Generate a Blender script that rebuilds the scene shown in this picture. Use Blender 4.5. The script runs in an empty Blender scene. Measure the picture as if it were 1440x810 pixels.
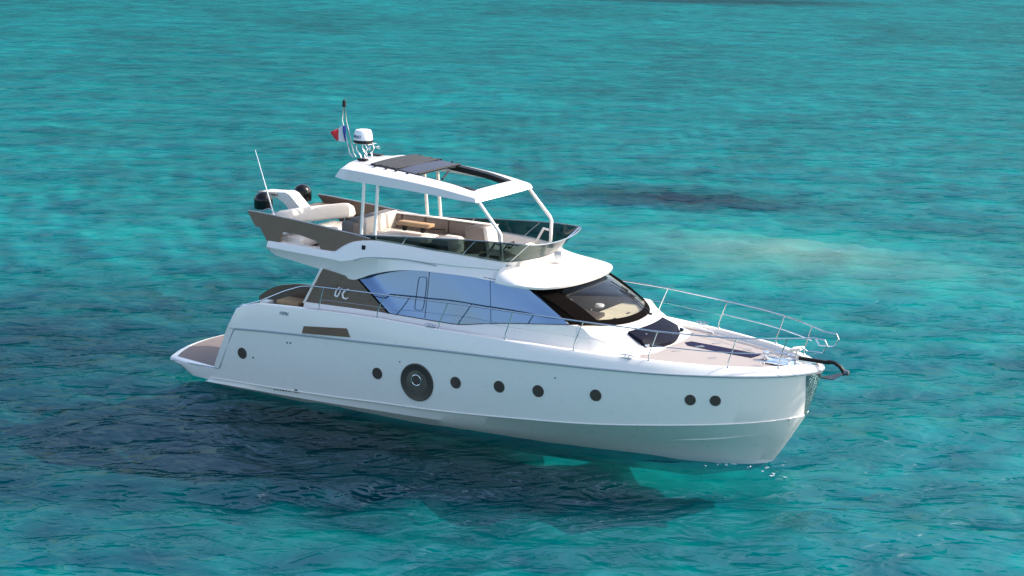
import bpy, bmesh, math, random
import numpy as np
from mathutils import Vector, Matrix
R = math.radians
random.seed(4)
rng = np.random.default_rng(7)
scene = bpy.context.scene

# ------------------------------------------------------------------ camera
# world frame = the boat's own frame: x towards the bow, y to port, z up from the waterline
CAM = Vector((35.277, -43.430, 14.378))
yaw, pitch, roll = -0.52954, 0.21738, 0.02156
d = Vector((math.sin(yaw)*math.cos(pitch), math.cos(yaw)*math.cos(pitch), -math.sin(pitch)))
r0 = Vector((math.cos(yaw), -math.sin(yaw), 0)); u0 = r0.cross(d)
rr = math.cos(roll)*r0 + math.sin(roll)*u0
uu = -math.sin(roll)*r0 + math.cos(roll)*u0
cam_data = bpy.data.cameras.new('camera'); cam = bpy.data.objects.new('camera', cam_data)
scene.collection.objects.link(cam)
cam.matrix_world = Matrix(((rr.x, uu.x, -d.x, CAM.x), (rr.y, uu.y, -d.y, CAM.y), (rr.z, uu.z, -d.z, CAM.z), (0, 0, 0, 1)))
cam_data.sensor_width = 36; cam_data.lens = 36*2851.9/1440
cam_data.clip_start = 0.5; cam_data.clip_end = 6000
scene.camera = cam

# ------------------------------------------------------------------ sky, sun, exposure
SUN_AZ, SUN_EL = 38, 41            # degrees from the bow towards port, and above the horizon
SKY_STRENGTH, SUN_STRENGTH, EXPOSURE = 0.15, 2.1, 1.15
world = bpy.data.worlds.new('World'); scene.world = world; world.use_nodes = True
wn = world.node_tree.nodes; wl = world.node_tree.links
sky = wn.new('ShaderNodeTexSky'); sky.sky_type = 'NISHITA'; sky.sun_disc = False
sky.sun_elevation = R(SUN_EL); sky.sun_rotation = R(90-SUN_AZ)
sky.air_density = 1.0; sky.dust_density = 3.0; sky.ozone_density = 1.0
bg = wn['Background']; bg.inputs['Strength'].default_value = SKY_STRENGTH
wl.new(sky.outputs[0], bg.inputs[0])
sd = Vector((math.cos(R(SUN_EL))*math.cos(R(SUN_AZ)), math.cos(R(SUN_EL))*math.sin(R(SUN_AZ)), math.sin(R(SUN_EL))))
sun_data = bpy.data.lights.new('sun', 'SUN'); sun_data.energy = SUN_STRENGTH; sun_data.angle = R(0.5)
sun_data.color = (1.0, 0.95, 0.87)
sun = bpy.data.objects.new('sun', sun_data); scene.collection.objects.link(sun)
sun.location = sd*60; sun.rotation_euler = (-sd).to_track_quat('-Z', 'Y').to_euler()
scene.view_settings.view_transform = 'Standard'; scene.view_settings.look = 'None'
scene.view_settings.exposure = EXPOSURE; scene.view_settings.gamma = 1
scene.view_settings.use_curve_mapping = False
scene.render.engine = 'CYCLES'
scene.cycles.max_bounces = 10; scene.cycles.transparent_max_bounces = 16
scene.cycles.caustics_reflective = False; scene.cycles.caustics_refractive = False
scene.cycles.use_denoising = True; scene.cycles.denoising_prefilter = 'NONE'

# ------------------------------------------------------------------ materials
class N:
    """small helper round a node tree"""
    def __init__(s, name):
        s.m = bpy.data.materials.new(name); s.m.use_nodes = True
        s.t = s.m.node_tree; s.n = s.t.nodes; s.l = s.t.links
        s.p = s.n.get('Principled BSDF'); s.out = s.n.get('Material Output')
    def new(s, typ, **kw):
        n = s.n.new(typ)
        for k, v in kw.items(): setattr(n, k, v)
        return n
    def link(s, a, b): s.l.new(a, b)
    def noise(s, scale, detail=4, rough=.55, coords='Object', stretch=None, dist=0):
        tc = s.new('ShaderNodeTexCoord'); o = tc.outputs[coords]
        if stretch:
            mp = s.new('ShaderNodeMapping'); mp.inputs['Scale'].default_value = stretch[:3]
            if len(stretch) > 3: mp.inputs['Rotation'].default_value = (0, 0, stretch[3])
            s.link(o, mp.inputs[0]); o = mp.outputs[0]
        n = s.new('ShaderNodeTexNoise'); n.inputs['Scale'].default_value = scale
        n.inputs['Detail'].default_value = detail; n.inputs['Roughness'].default_value = rough
        n.inputs['Distortion'].default_value = dist
        s.link(o, n.inputs['Vector']); return n
    def ramp(s, src, stops):
        r = s.new('ShaderNodeValToRGB'); e = r.color_ramp.elements
        while len(e) < len(stops): e.new(.5)
        for el, (p, c) in zip(e, stops):
            el.position = p; el.color = (*c, 1) if len(c) == 3 else c
        s.link(src, r.inputs[0]); return r.outputs[0]
    def bump(s, h, strength, dist):
        b = s.new('ShaderNodeBump'); b.inputs['Strength'].default_value = strength; b.inputs['Distance'].default_value = dist
        s.link(h, b.inputs['Height']); return b.outputs[0]

def mat(name, col, rough=.4, metal=0, coat=0, var=.04, scale=3, bump=0, bscale=60, spec=.5, bumpdist=.002, rvar=.12):
    """principled surface with slight uneven colour, optional fine grain"""
    b = N(name)
    n = b.noise(scale)
    lo = tuple(max(0, c*(1-var)) for c in col); hi = tuple(min(1, c*(1+var)) for c in col)
    b.link(b.ramp(n.outputs[0], [(.3, lo), (.7, hi)]), b.p.inputs['Base Color'])
    n2 = b.noise(scale*4)
    b.link(b.ramp(n2.outputs[0], [(.3, (rough*(1-rvar),)*3), (.7, (min(1, rough*(1+rvar)),)*3)]), b.p.inputs['Roughness'])
    b.p.inputs['Metallic'].default_value = metal; b.p.inputs['Coat Weight'].default_value = coat
    b.p.inputs['Coat Roughness'].default_value = .06; b.p.inputs['Specular IOR Level'].default_value = spec
    if bump: b.link(b.bump(b.noise(bscale, 3).outputs[0], bump, bumpdist), b.p.inputs['Normal'])
    return b.m

M = {}
M['gel'] = mat('white_gelcoat', (.86, .81, .755), .28, coat=.5, var=.008, scale=1.2, rvar=.03)
M['gel_matt'] = mat('white_deck_gelcoat', (.78, .77, .745), .55, var=.03, scale=5, bump=.25, bscale=220)
M['hardtop'] = mat('hardtop_gelcoat', (.74, .69, .67), .3, coat=.3, var=.02, scale=1.5)
M['groove'] = mat('grey_rubbing_strake', (.33, .38, .41), .4)
M['taupe'] = mat('taupe_metallic_paint', (.165, .108, .074), .5, metal=.1, coat=.08, var=.05)
M['taupe_glass'] = mat('bronze_tinted_panel', (.135, .090, .064), .3, coat=.15, var=.08, scale=1.4)
M['bronze'] = mat('bronze_glass', (.115, .066, .036), .35, coat=.1, var=.12, scale=2)
M['port'] = mat('dark_porthole_glass', (.075, .058, .050), .35, spec=.2, var=.2)
M['portframe'] = mat('dark_porthole_frame', (.075, .062, .054), .4, metal=.3)
M['steel'] = mat('polished_stainless_steel', (.58, .60, .61), .18, metal=1, var=.03)
M['chrome'] = mat('mirror_steel', (.86, .87, .88), .04, metal=1, var=.01)
M['black'] = mat('black_plastic', (.010, .010, .011), .5, spec=.3)
M['gloss_black'] = mat('glossy_black_dome', (.005, .005, .006), .08, spec=.35)
M['slat'] = mat('charcoal_canvas', (.04, .04, .042), .8, bump=.4, bscale=180)
M['slatblue'] = mat('smoked_sliding_panel', (.045, .05, .075), .5)
M['cushion'] = mat('cream_upholstery', (.78, .70, .61), .75, var=.03, scale=6, bump=.35, bscale=240)
M['beige'] = mat('beige_upholstery', (.26, .20, .16), .8, var=.05, scale=6, bump=.35, bscale=240)
M['greycloth'] = mat('grey_upholstery', (.16, .145, .135), .85, var=.05, scale=6, bump=.35, bscale=240)
M['dash'] = mat('beige_dashboard', (.66, .58, .43), .6, var=.05, scale=4, bump=.2, bscale=200)
M['dark'] = mat('dark_brown_interior', (.05, .036, .034), .6)
M['navy'] = mat('dark_blue_hatch_acrylic', (.006, .007, .016), .5, spec=.05, var=.15)
M['purple'] = mat('smoked_hatch_acrylic', (.018, .016, .046), .6, spec=.05, var=.1)
M['red'] = mat('red_flag_cloth', (.62, .03, .04), .8); M['white'] = mat('white_cloth', (.8, .8, .8), .8)
M['blue'] = mat('blue_flag_cloth', (.03, .06, .28), .8)
M['letter'] = mat('grey_lettering', (.30, .34, .36), .5); M['bluelet'] = mat('blue_lettering', (.03, .08, .2), .5)
M['whitelet'] = mat('white_lettering', (.8, .78, .76), .45)
M['radarwhite'] = mat('white_radome', (.8, .8, .82), .3, coat=.4, var=.02)
M['frame_blk'] = mat('black_window_frame', (.0045, .0035, .003), .8, spec=.02)

def teak(name, base, plank=.06, line=(.10, .075, .06), along_y=False, var=.12):
    b = N(name)
    tc = b.new('ShaderNodeTexCoord'); sp = b.new('ShaderNodeSeparateXYZ'); b.link(tc.outputs['Object'], sp.inputs[0])
    m1 = b.new('ShaderNodeMath', operation='MULTIPLY'); m1.inputs[1].default_value = 1/plank
    b.link(sp.outputs[0 if along_y else 1], m1.inputs[0])
    fr = b.new('ShaderNodeMath', operation='FRACT'); b.link(m1.outputs[0], fr.inputs[0])
    lt = b.new('ShaderNodeMath', operation='LESS_THAN'); lt.inputs[1].default_value = .09; b.link(fr.outputs[0], lt.inputs[0])
    n = b.noise(6, 6, .6, stretch=(4, 30, 1) if along_y else (30, 4, 1) if False else (1.2, 14, 1))
    g = b.ramp(n.outputs[0], [(.3, tuple(c*(1-var) for c in base)), (.7, tuple(c*(1+var) for c in base))])
    mx = b.new('ShaderNodeMix', data_type='RGBA'); b.link(lt.outputs[0], mx.inputs[0]); b.link(g, mx.inputs[6]); mx.inputs[7].default_value = (*line, 1)
    b.link(mx.outputs[2], b.p.inputs['Base Color']); b.p.inputs['Roughness'].default_value = .7
    b.p.inputs['Specular IOR Level'].default_value = .3
    return b.m
M['deckteak'] = teak('bleached_deck_planking', (.385, .335, .31), .11, (.24, .205, .185), var=.08)
M['platteak'] = teak('grey_teak_planking', (.205, .165, .15), .06, (.12, .085, .075), var=.14)
M['tableteak'] = teak('varnished_teak', (.55, .33, .17), .08, (.36, .2, .1), var=.1)

def mirror_glass():
    b = N('reflective_side_glass')
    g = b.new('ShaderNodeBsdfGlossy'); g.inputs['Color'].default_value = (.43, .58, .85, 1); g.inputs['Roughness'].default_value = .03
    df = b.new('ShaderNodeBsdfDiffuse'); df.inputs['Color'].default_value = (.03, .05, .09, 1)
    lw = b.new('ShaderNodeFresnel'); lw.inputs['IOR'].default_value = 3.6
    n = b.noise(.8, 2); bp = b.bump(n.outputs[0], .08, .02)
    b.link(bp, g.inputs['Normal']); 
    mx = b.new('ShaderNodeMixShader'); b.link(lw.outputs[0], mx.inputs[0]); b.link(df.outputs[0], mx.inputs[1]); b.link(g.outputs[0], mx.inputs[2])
    b.link(mx.outputs[0], b.out.inputs[0]); return b.m
M['sideglass'] = mirror_glass()

def clear_glass(name, tint, ior=1.5, rough=.02, gcol=(1, 1, 1)):
    b = N(name)
    t = b.new('ShaderNodeBsdfTransparent'); t.inputs[0].default_value = (*tint, 1)
    g = b.new('ShaderNodeBsdfGlossy'); g.inputs['Roughness'].default_value = rough; g.inputs['Color'].default_value = (*gcol, 1)
    f = b.new('ShaderNodeFresnel'); f.inputs['IOR'].default_value = ior
    mx = b.new('ShaderNodeMixShader'); b.link(f.outputs[0], mx.inputs[0]); b.link(t.outputs[0], mx.inputs[1]); b.link(g.outputs[0], mx.inputs[2])
    b.link(mx.outputs[0], b.out.inputs[0]); return b.m
M['wsglass'] = clear_glass('windscreen_glass', (.80, .81, .78), 1.24)
M['smoke'] = clear_glass('smoked_deflector_acrylic', (.065, .105, .11), 1.2)

# ------------------------------------------------------------------ mesh helpers
def pchip(xs, ys):
    xs = np.array(xs, float); ys = np.array(ys, float); h = np.diff(xs); dl = np.diff(ys)/h
    dd = np.zeros_like(ys); dd[0], dd[-1] = dl[0], dl[-1]
    for i in range(1, len(xs)-1):
        if dl[i-1]*dl[i] > 0:
            w1, w2 = 2*h[i]+h[i-1], h[i]+2*h[i-1]; dd[i] = (w1+w2)/(w1/dl[i-1]+w2/dl[i])
    def f(x):
        x = np.clip(np.asarray(x, float), xs[0], xs[-1]); i = np.clip(np.searchsorted(xs, x)-1, 0, len(h)-1)
        t = (x-xs[i])/h[i]
        return (2*t**3-3*t**2+1)*ys[i]+(t**3-2*t**2+t)*h[i]*dd[i]+(-2*t**3+3*t**2)*ys[i+1]+(t**3-t**2)*h[i]*dd[i+1]
    return f

def curve3(pts, n, smooth=True):
    """resample a polyline of 3D points to n points by chord length, smoothly"""
    P = np.array(pts, float); s = np.r_[0, np.cumsum(np.linalg.norm(np.diff(P, axis=0), axis=1))]
    t = np.linspace(0, s[-1], n)
    if smooth and len(P) > 2: return np.stack([pchip(s, P[:, k])(t) for k in range(3)], 1)
    return np.stack([np.interp(t, s, P[:, k]) for k in range(3)], 1)

def obj(name, verts, faces, m, parent=None, angle=35, uv=None):
    me = bpy.data.meshes.new(name); me.from_pydata([tuple(map(float, v)) for v in verts], [], faces); me.validate(); me.update()
    bm = bmesh.new(); bm.from_mesh(me); bmesh.ops.remove_doubles(bm, verts=bm.verts, dist=1e-5)
    bmesh.ops.recalc_face_normals(bm, faces=bm.faces); bm.to_mesh(me); bm.free()
    return finish(name, me, m, parent, angle)

def finish(name, me, m, parent=None, angle=35):
    for p in me.polygons: p.use_smooth = True
    me.set_sharp_from_angle(angle=R(angle))
    if m: me.materials.append(M[m] if isinstance(m, str) else m)
    o = bpy.data.objects.new(name, me); scene.collection.objects.link(o)
    if parent: o.parent = parent
    return o

class MB:
    """collects shapes of ONE part into one mesh"""
    def __init__(s): s.v, s.f, s.cuts = [], [], []
    def add(s, v, f):
        s.cuts.append((len(s.v), len(s.f)));
        k = len(s.v); s.v += [tuple(map(float, p)) for p in v]; s.f += [[i+k for i in q] for q in f]; return s
    def loft(s, rows, close=False):
        rows = [np.array(r_, float) for r_ in rows]; n = len(rows[0]); f = []
        for i in range(len(rows)-1 + (1 if close else 0)):
            j = (i+1) % len(rows)
            for k in range(n-1): f.append([i*n+k, i*n+k+1, j*n+k+1, j*n+k])
        return s.add(np.concatenate(rows), f)
    def tube(s, pts, r, sides=10, close=False, cap=True, smooth=0):
        P = np.array(pts, float)
        if smooth: P = curve3(P, smooth)
        rad = np.full(len(P), r) if np.isscalar(r) else np.interp(np.linspace(0, 1, len(P)), np.linspace(0, 1, len(r)), r)
        n = len(P); T = np.zeros_like(P)
        for i in range(n):
            a = P[(i-1) % n] if close or i else P[i]; b = P[(i+1) % n] if close or i < n-1 else P[i]
            T[i] = (b-a)/max(1e-9, np.linalg.norm(b-a))
        up = np.array([0, 0, 1.]) if abs(T[0][2]) < .9 else np.array([1., 0, 0])
        V = []
        for i in range(n):
            a = np.cross(T[i], up); a /= max(1e-9, np.linalg.norm(a)); b = np.cross(a, T[i]); up = b
            for k in range(sides):
                q = 2*math.pi*k/sides; V.append(P[i]+rad[i]*(math.cos(q)*a+math.sin(q)*b))
        F = []
        for i in range(n if close else n-1):
            j = (i+1) % n
            for k in range(sides): F.append([i*sides+k, i*sides+(k+1) % sides, j*sides+(k+1) % sides, j*sides+k])
        if cap and not close: F += [list(range(sides))[::-1], [(n-1)*sides+k for k in range(sides)]]
        return s.add(V, F)
    def box(s, c, size, bev=.01, rot=None, seg=2):
        bm = bmesh.new(); bmesh.ops.create_cube(bm, size=1)
        for v in bm.verts: v.co = Vector((v.co.x*size[0], v.co.y*size[1], v.co.z*size[2]))
        if bev: bmesh.ops.bevel(bm, geom=list(bm.edges), offset=min(bev, min(size)*.45), segments=seg, affect='EDGES', profile=.5)
        m = Matrix.Translation(Vector(c)) @ (rot if rot is not None else Matrix.Identity(4))
        bm.transform(m); bm.verts.index_update()
        s.add([v.co for v in bm.verts], [[v.index for v in f.verts] for f in bm.faces]); bm.free(); return s
    def lathe(s, prof, c, axis=(0, 0, 1), n=32, scale=(1, 1, 1)):
        q = Vector((0, 0, 1)).rotation_difference(Vector(axis)).to_matrix(); V = []; F = []
        for (r_, z) in prof:
            for k in range(n):
                a = 2*math.pi*k/n; p = q @ Vector((r_*math.cos(a)*scale[0], r_*math.sin(a)*scale[1], z)); V.append(Vector(c)+p)
        for i in range(len(prof)-1):
            for k in range(n): F.append([i*n+k, i*n+(k+1) % n, (i+1)*n+(k+1) % n, (i+1)*n+k])
        F += [[k for k in range(n)][::-1], [(len(prof)-1)*n+k for k in range(n)]]
        return s.add(V, F)
    def slab(s, poly, thick):
        """a planar-ish polygon (list of 3D points) given thickness along the vector `thick`"""
        n = len(poly); t = np.array(thick, float); P = np.array(poly, float)
        return s.add(np.concatenate([P, P+t]), [list(range(n)), [n+i for i in range(n)][::-1]] + [[i, n+i, n+(i+1) % n, (i+1) % n] for i in range(n)])
    def pieces(s):
        out = []
        for i, (a, b_) in enumerate(s.cuts):
            a2, b2 = s.cuts[i+1] if i+1 < len(s.cuts) else (len(s.v), len(s.f))
            q = MB(); q.add(s.v[a:a2], [[k-a for k in f] for f in s.f[b_:b2]]); out.append(q)
        return out
    def build(s, name, m, parent=None, angle=35): return obj(name, s.v, s.f, m, parent, angle)

def mir(P): P = np.array(P, float).copy(); P[:, 1] *= -1; return P

def text_mesh(body, size, depth=.002, bold=0):
    cu = bpy.data.curves.new('lettering', 'FONT'); cu.body = body; cu.size = size; cu.extrude = depth; cu.offset = bold
    cu.align_x = 'CENTER'; cu.align_y = 'CENTER'; cu.resolution_u = 3
    o = bpy.data.objects.new('lettering', cu); scene.collection.objects.link(o)
    dg = bpy.context.evaluated_depsgraph_get(); me = bpy.data.meshes.new_from_object(o.evaluated_get(dg))
    bpy.data.objects.remove(o); bpy.data.curves.remove(cu); return me

def thing(name, label, cat, loc=(0, 0, 0)):
    o = bpy.data.objects.new(name, None); scene.collection.objects.link(o); o.location = loc
    o.empty_display_size = .3; o['label'] = label; o['category'] = cat; return o

# ================================================================== SEA AND SEABED
# waves: many small wave trains running roughly down the line of sight, so crests lie across the view
wav = []
base_dir = math.atan2(d.y, d.x)
for lam_lo, lam_hi, k, amp in ((4.5, 9, 8, .018), (2.2, 4.5, 14, .013), (1.1, 2.2, 22, .0062), (.6, 1.1, 26, .003)):
    for i in range(k):
        lam = rng.uniform(lam_lo, lam_hi); th = base_dir + rng.normal(.12, .55)
        wav.append((2*math.pi/lam*math.cos(th), 2*math.pi/lam*math.sin(th), rng.uniform(0, 6.28), amp*rng.uniform(.5, 1.3)*lam/((lam_lo+lam_hi)/2)))
WAV = np.array(wav)
def wave_height(x, y):
    x = np.asarray(x, float); y = np.asarray(y, float); z = np.zeros(np.broadcast(x, y).shape)
    gust = .75+.45*np.sin(.045*x+.02*y+1)*np.sin(.03*y-.035*x+2)
    for kx, ky, ph, a in WAV:
        s_ = np.sin(kx*x+ky*y+ph); z += a*(s_+.28*np.cos(2*(kx*x+ky*y+ph)))   # sharper crests
    return z*gust
def fan(cx, cy, angs, rads, zf):
    A, Rr = np.meshgrid(angs, rads); X = cx+Rr*np.cos(A); Y = cy+Rr*np.sin(A); Z = zf(X, Y, Rr)
    na, nr = len(angs), len(rads); V = np.stack([X, Y, Z], -1).reshape(-1, 3)
    i = np.arange((nr-1)*(na-1)); r_ = i//(na-1); c_ = i % (na-1)
    F = np.stack([r_*na+c_, r_*na+c_+1, (r_+1)*na+c_+1, (r_+1)*na+c_], 1); return V, F
def fast_mesh(name, V, F, m):
    me = bpy.data.meshes.new(name); me.vertices.add(len(V)); me.vertices.foreach_set('co', V.astype(np.float32).ravel())
    me.loops.add(F.size); me.loops.foreach_set('vertex_index', F.astype(np.int32).ravel())
    me.polygons.add(len(F)); me.polygons.foreach_set('loop_start', np.arange(0, F.size, 4, dtype=np.int32))
    me.polygons.foreach_set('use_smooth', np.ones(len(F), bool)); me.update(); me.validate()
    me.materials.append(m); o = bpy.data.objects.new(name, me); scene.collection.objects.link(o); o['kind'] = 'structure'; return o

def seabed_material():
    b = N('pale_sand_seabed')
    tc = b.new('ShaderNodeTexCoord')
    big = b.noise(.055, 5, .6, dist=.6); med = b.noise(.35, 5, .6, dist=.8)
    sand = b.ramp(big.outputs[0], [(.30, (.34, .33, .30)), (.5, (.47, .46, .42)), (.72, (.58, .56, .51))])
    mott = b.ramp(med.outputs[0], [(.35, (.78, .78, .78)), (.65, (1, 1, 1))])
    mul = b.new('ShaderNodeMix', data_type='RGBA', blend_type='MULTIPLY'); mul.inputs[0].default_value = 1
    b.link(sand, mul.inputs[6]); b.link(mott, mul.inputs[7]); col = mul.outputs[2]
    # seagrass beds and a bright sand bar where the photo shows them, and one dark patch painted to deepen the yacht's shadow
    wob = b.noise(.16, 5, .62, dist=1.0)
    def patch(cx, cy, rot, rx, ry, soft, wobble, amount, colour, col):
        mp = b.new('ShaderNodeMapping', vector_type='TEXTURE'); mp.inputs['Location'].default_value = (cx, cy, 0)
        mp.inputs['Rotation'].default_value = (0, 0, rot); mp.inputs['Scale'].default_value = (rx, ry, 100)
        b.link(tc.outputs['Object'], mp.inputs[0])
        ln = b.new('ShaderNodeVectorMath', operation='LENGTH'); b.link(mp.outputs[0], ln.inputs[0])
        ad = b.new('ShaderNodeMath', operation='MULTIPLY_ADD'); ad.inputs[1].default_value = wobble; b.link(wob.outputs[0], ad.inputs[0]); b.link(ln.outputs['Value'], ad.inputs[2])
        mr = b.new('ShaderNodeMapRange'); mr.inputs[1].default_value = 1+wobble*.5+soft; mr.inputs[2].default_value = 1+wobble*.5-soft
        mr.inputs[3].default_value = 0; mr.inputs[4].default_value = amount; b.link(ad.outputs[0], mr.inputs[0])
        mx = b.new('ShaderNodeMix', data_type='RGBA'); b.link(mr.outputs[0], mx.inputs[0]); b.link(col, mx.inputs[6]); mx.inputs[7].default_value = (*colour, 1)
        return mx.outputs[2]
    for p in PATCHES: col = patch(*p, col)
    b.link(col, b.p.inputs['Base Color']); b.p.inputs['Roughness'].default_value = 1; b.p.inputs['Specular IOR Level'].default_value = 0
    return b.m
# centre x, y, rotation, half sizes, softness, wobble, amount, colour
PATCHES = [
    (-4.2, 38.2, R(21), 5.6, 2.3, .7, 1.2, 1.0, (.03, .04, .06)),
    (7, 25.8, R(3), 9.5, 5.8, 1.0, .8, .9, (.76, .60, .53)),
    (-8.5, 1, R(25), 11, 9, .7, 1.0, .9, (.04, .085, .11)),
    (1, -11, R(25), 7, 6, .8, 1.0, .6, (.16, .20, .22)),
    (4, -5, R(8), 10, 4.2, .8, 1.4, .85, (.03, .07, .09)),  # dark patch set under the yacht's shadow, deepening it in the colour
    (-54, 146, R(28), 14, 4, .5, 1.0, .8, (.05, .08, .09)),
]
bedw = [(2*math.pi/lam*math.cos(th), 2*math.pi/lam*math.sin(th), rng.uniform(0, 6.28), .021*lam**.8)
        for lam, th in ((rng.uniform(.7, 3.2), math.atan2(d.y, d.x)+rng.normal(0, .6)) for _ in range(26))]
def bed_z(X, Y, Rr):
    z = -1.25+.95*np.exp(-((X-7)/9.5)**4-((Y-25.8)/5.6)**2); near = np.clip(1.6-Rr/110, 0, 1)
    for kx, ky, ph, a in bedw: z = z+a*np.sin(kx*X+ky*Y+ph)*near
    return z
va = math.atan2(d.y, d.x)
angs_bed = va + np.r_[np.linspace(-math.pi, -.5, 40, endpoint=False), np.linspace(-.5, .5, 420), np.linspace(.5, math.pi, 41)[1:]]
rads_bed = np.r_[.5, 6, 12, 18*(5000/18)**np.linspace(0, 1, 420)]
V, F = fan(CAM.x, CAM.y, angs_bed, rads_bed, bed_z)
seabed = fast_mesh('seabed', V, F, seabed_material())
seabed['label'] = 'pale sand seabed with darker patches seen through the turquoise water'

def water_material():
    b = N('turquoise_sea_water')
    geo = b.new('ShaderNodeNewGeometry')
    def ripples(scale, along, across, detail, rough, dist, turn, kind='FBM'):
        mp = b.new('ShaderNodeMapping', vector_type='TEXTURE'); mp.inputs['Rotation'].default_value = (0, 0, va+turn)
        mp.inputs['Scale'].default_value = (along, across, 1); b.link(geo.outputs['Position'], mp.inputs[0])
        n = b.new('ShaderNodeTexNoise'); n.inputs['Scale'].default_value = scale; n.inputs['Detail'].default_value = detail
        n.noise_type = kind; n.inputs['Roughness'].default_value = rough; n.inputs['Distortion'].default_value = dist; b.link(mp.outputs[0], n.inputs['Vector']); return n
    n1 = ripples(1.5, .8, 1.7, 3, .5, .6, .12)
    n2 = ripples(.42, .8, 1.9, 3, .5, .7, -.1)
    # thin sharp crest lines: where two smooth noises cross their middle value
    def crest(scale, along, across, turn, width):
        n = ripples(scale, along, across, 2, .5, .9, turn)
        a = b.new('ShaderNodeMath', operation='SUBTRACT'); a.inputs[1].default_value = .5; b.link(n.outputs[0], a.inputs[0])
        c = b.new('ShaderNodeMath', operation='ABSOLUTE'); b.link(a.outputs[0], c.inputs[0])
        m = b.new('ShaderNodeMapRange', interpolation_type='SMOOTHSTEP'); m.inputs[1].default_value = width; m.inputs[2].default_value = 0; m.inputs[3].default_value = 0; m.inputs[4].default_value = 1
        b.link(c.outputs[0], m.inputs[0]); return m.outputs[0]
    c1, c2 = crest(.55, .8, 2.2, .35, .10), crest(.9, .8, 2.0, -.4, .10)
    def madd(x, k, y):
        m = b.new('ShaderNodeMath', operation='MULTIPLY_ADD'); m.inputs[1].default_value = k; b.link(x, m.inputs[0])
        if isinstance(y, (int, float)): m.inputs[2].default_value = y
        else: b.link(y, m.inputs[2])
        return m.outputs[0]
    n3 = ripples(.8, 1.0, 1.2, 2, .5, .8, .2)
    hgt = madd(n2.outputs[0], 1.3, madd(n3.outputs[0], 1.3, madd(n1.outputs[0], .55, madd(c1, .16, madd(c2, .10, 0.0)))))
    nrm = b.bump(hgt, 1.0, WATER_BUMP)
    fr = b.new('ShaderNodeFresnel'); fr.inputs['IOR'].default_value = 1.33; b.link(nrm, fr.inputs['Normal'])
    tr = b.new('ShaderNodeBsdfTransparent')
    sx = b.new('ShaderNodeSeparateXYZ'); b.link(geo.outputs['Position'], sx.inputs[0])
    hz = b.new('ShaderNodeMath', operation='MULTIPLY_ADD'); hz.inputs[1].default_value = 1.5; hz.inputs[2].default_value = .0; b.link(sx.outputs[2], hz.inputs[0])
    h2 = b.new('ShaderNodeMath', operation='MULTIPLY_ADD'); h2.inputs[1].default_value = .9; b.link(madd(n3.outputs[0], .6, madd(n2.outputs[0], .4, 0.0)), h2.inputs[0]); b.link(hz.outputs[0], h2.inputs[2])
    deep = b.ramp(h2.outputs[0], [(.30, (.002, .36, .435)), (.45, (.003, .515, .555)), (.60, (.008, .655, .66))])
    # the water is thin over the sand bar, so less of the red is lost there
    mp = b.new('ShaderNodeMapping', vector_type='TEXTURE'); mp.inputs['Location'].default_value = (7.5, 24.8, 0); mp.inputs['Rotation'].default_value = (0, 0, R(3)); mp.inputs['Scale'].default_value = (9.5, 5.8, 100)
    b.link(geo.outputs['Position'], mp.inputs[0]); ln = b.new('ShaderNodeVectorMath', operation='LENGTH'); b.link(mp.outputs[0], ln.inputs[0])
    wob = b.noise(.22, 5, .62, dist=1.0)
    w2 = b.new('ShaderNodeMath', operation='ADD'); b.link(ln.outputs['Value'], w2.inputs[0]); b.link(wob.outputs[0], w2.inputs[1])
    mr = b.new('ShaderNodeMapRange'); mr.inputs[1].default_value = 1.75; mr.inputs[2].default_value = .55; mr.inputs[3].default_value = 0; mr.inputs[4].default_value = .80; b.link(w2.outputs[0], mr.inputs[0])
    mx0 = b.new('ShaderNodeMix', data_type='RGBA'); b.link(mr.outputs[0], mx0.inputs[0]); b.link(deep, mx0.inputs[6]); mx0.inputs[7].default_value = (.46, .63, .60, 1)
    b.link(mx0.outputs[2], tr.inputs[0])
    gl = b.new('ShaderNodeBsdfGlossy'); gl.inputs['Roughness'].default_value = .05; gl.inputs['Color'].default_value = (.72, .88, .95, 1); b.link(nrm, gl.inputs['Normal'])
    k = b.new('ShaderNodeMath', operation='MULTIPLY_ADD', use_clamp=True); k.inputs[1].default_value = WATER_GLOSS; k.inputs[2].default_value = -WATER_GLOSS*.53; b.link(fr.outputs[0], k.inputs[0])
    mx = b.new('ShaderNodeMixShader'); b.link(k.outputs[0], mx.inputs[0]); b.link(tr.outputs[0], mx.inputs[1]); b.link(gl.outputs[0], mx.inputs[2])
    b.link(mx.outputs[0], b.out.inputs[0]); return b.m
WATER_GLOSS, WATER_BUMP = .21, .18
angs = va + np.r_[np.linspace(-math.pi, -.42, 60, endpoint=False), np.linspace(-.42, .42, 1150), np.linspace(.42, math.pi, 61)[1:]]
rads = np.r_[.5, 5, 10, 16, 22, 26*(5000/26)**np.linspace(0, 1, 780)]
def sea_z(X, Y, Rr): return wave_height(X, Y)*np.clip(1.2-Rr/150, .12, 1)
V, F = fan(CAM.x, CAM.y, angs, rads, sea_z)
sea = fast_mesh('sea', V, F, water_material())
sea['label'] = 'clear turquoise sea with small ripples around the motor yacht'

# ================================================================== THE YACHT
yacht = thing('motor_yacht', 'white flybridge motor yacht with taupe wings and round portholes, afloat on turquoise water', 'motor yacht', (9, 0, 0))
def part(mb, name, m, parent=None, angle=35):
    o = mb.build(name, m, None, angle)
    par = parent or yacht
    o.parent = par
    # meshes are written in boat coordinates; the yacht's empty stands at (9, 0, 0)
    if parent is None: o.matrix_parent_inverse = Matrix.Translation(-Vector((9, 0, 0)))
    return o
def sub(mb, name, m, parent, angle=35):
    o = mb.build(name, m, None, angle); o.parent = parent; return o

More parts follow.
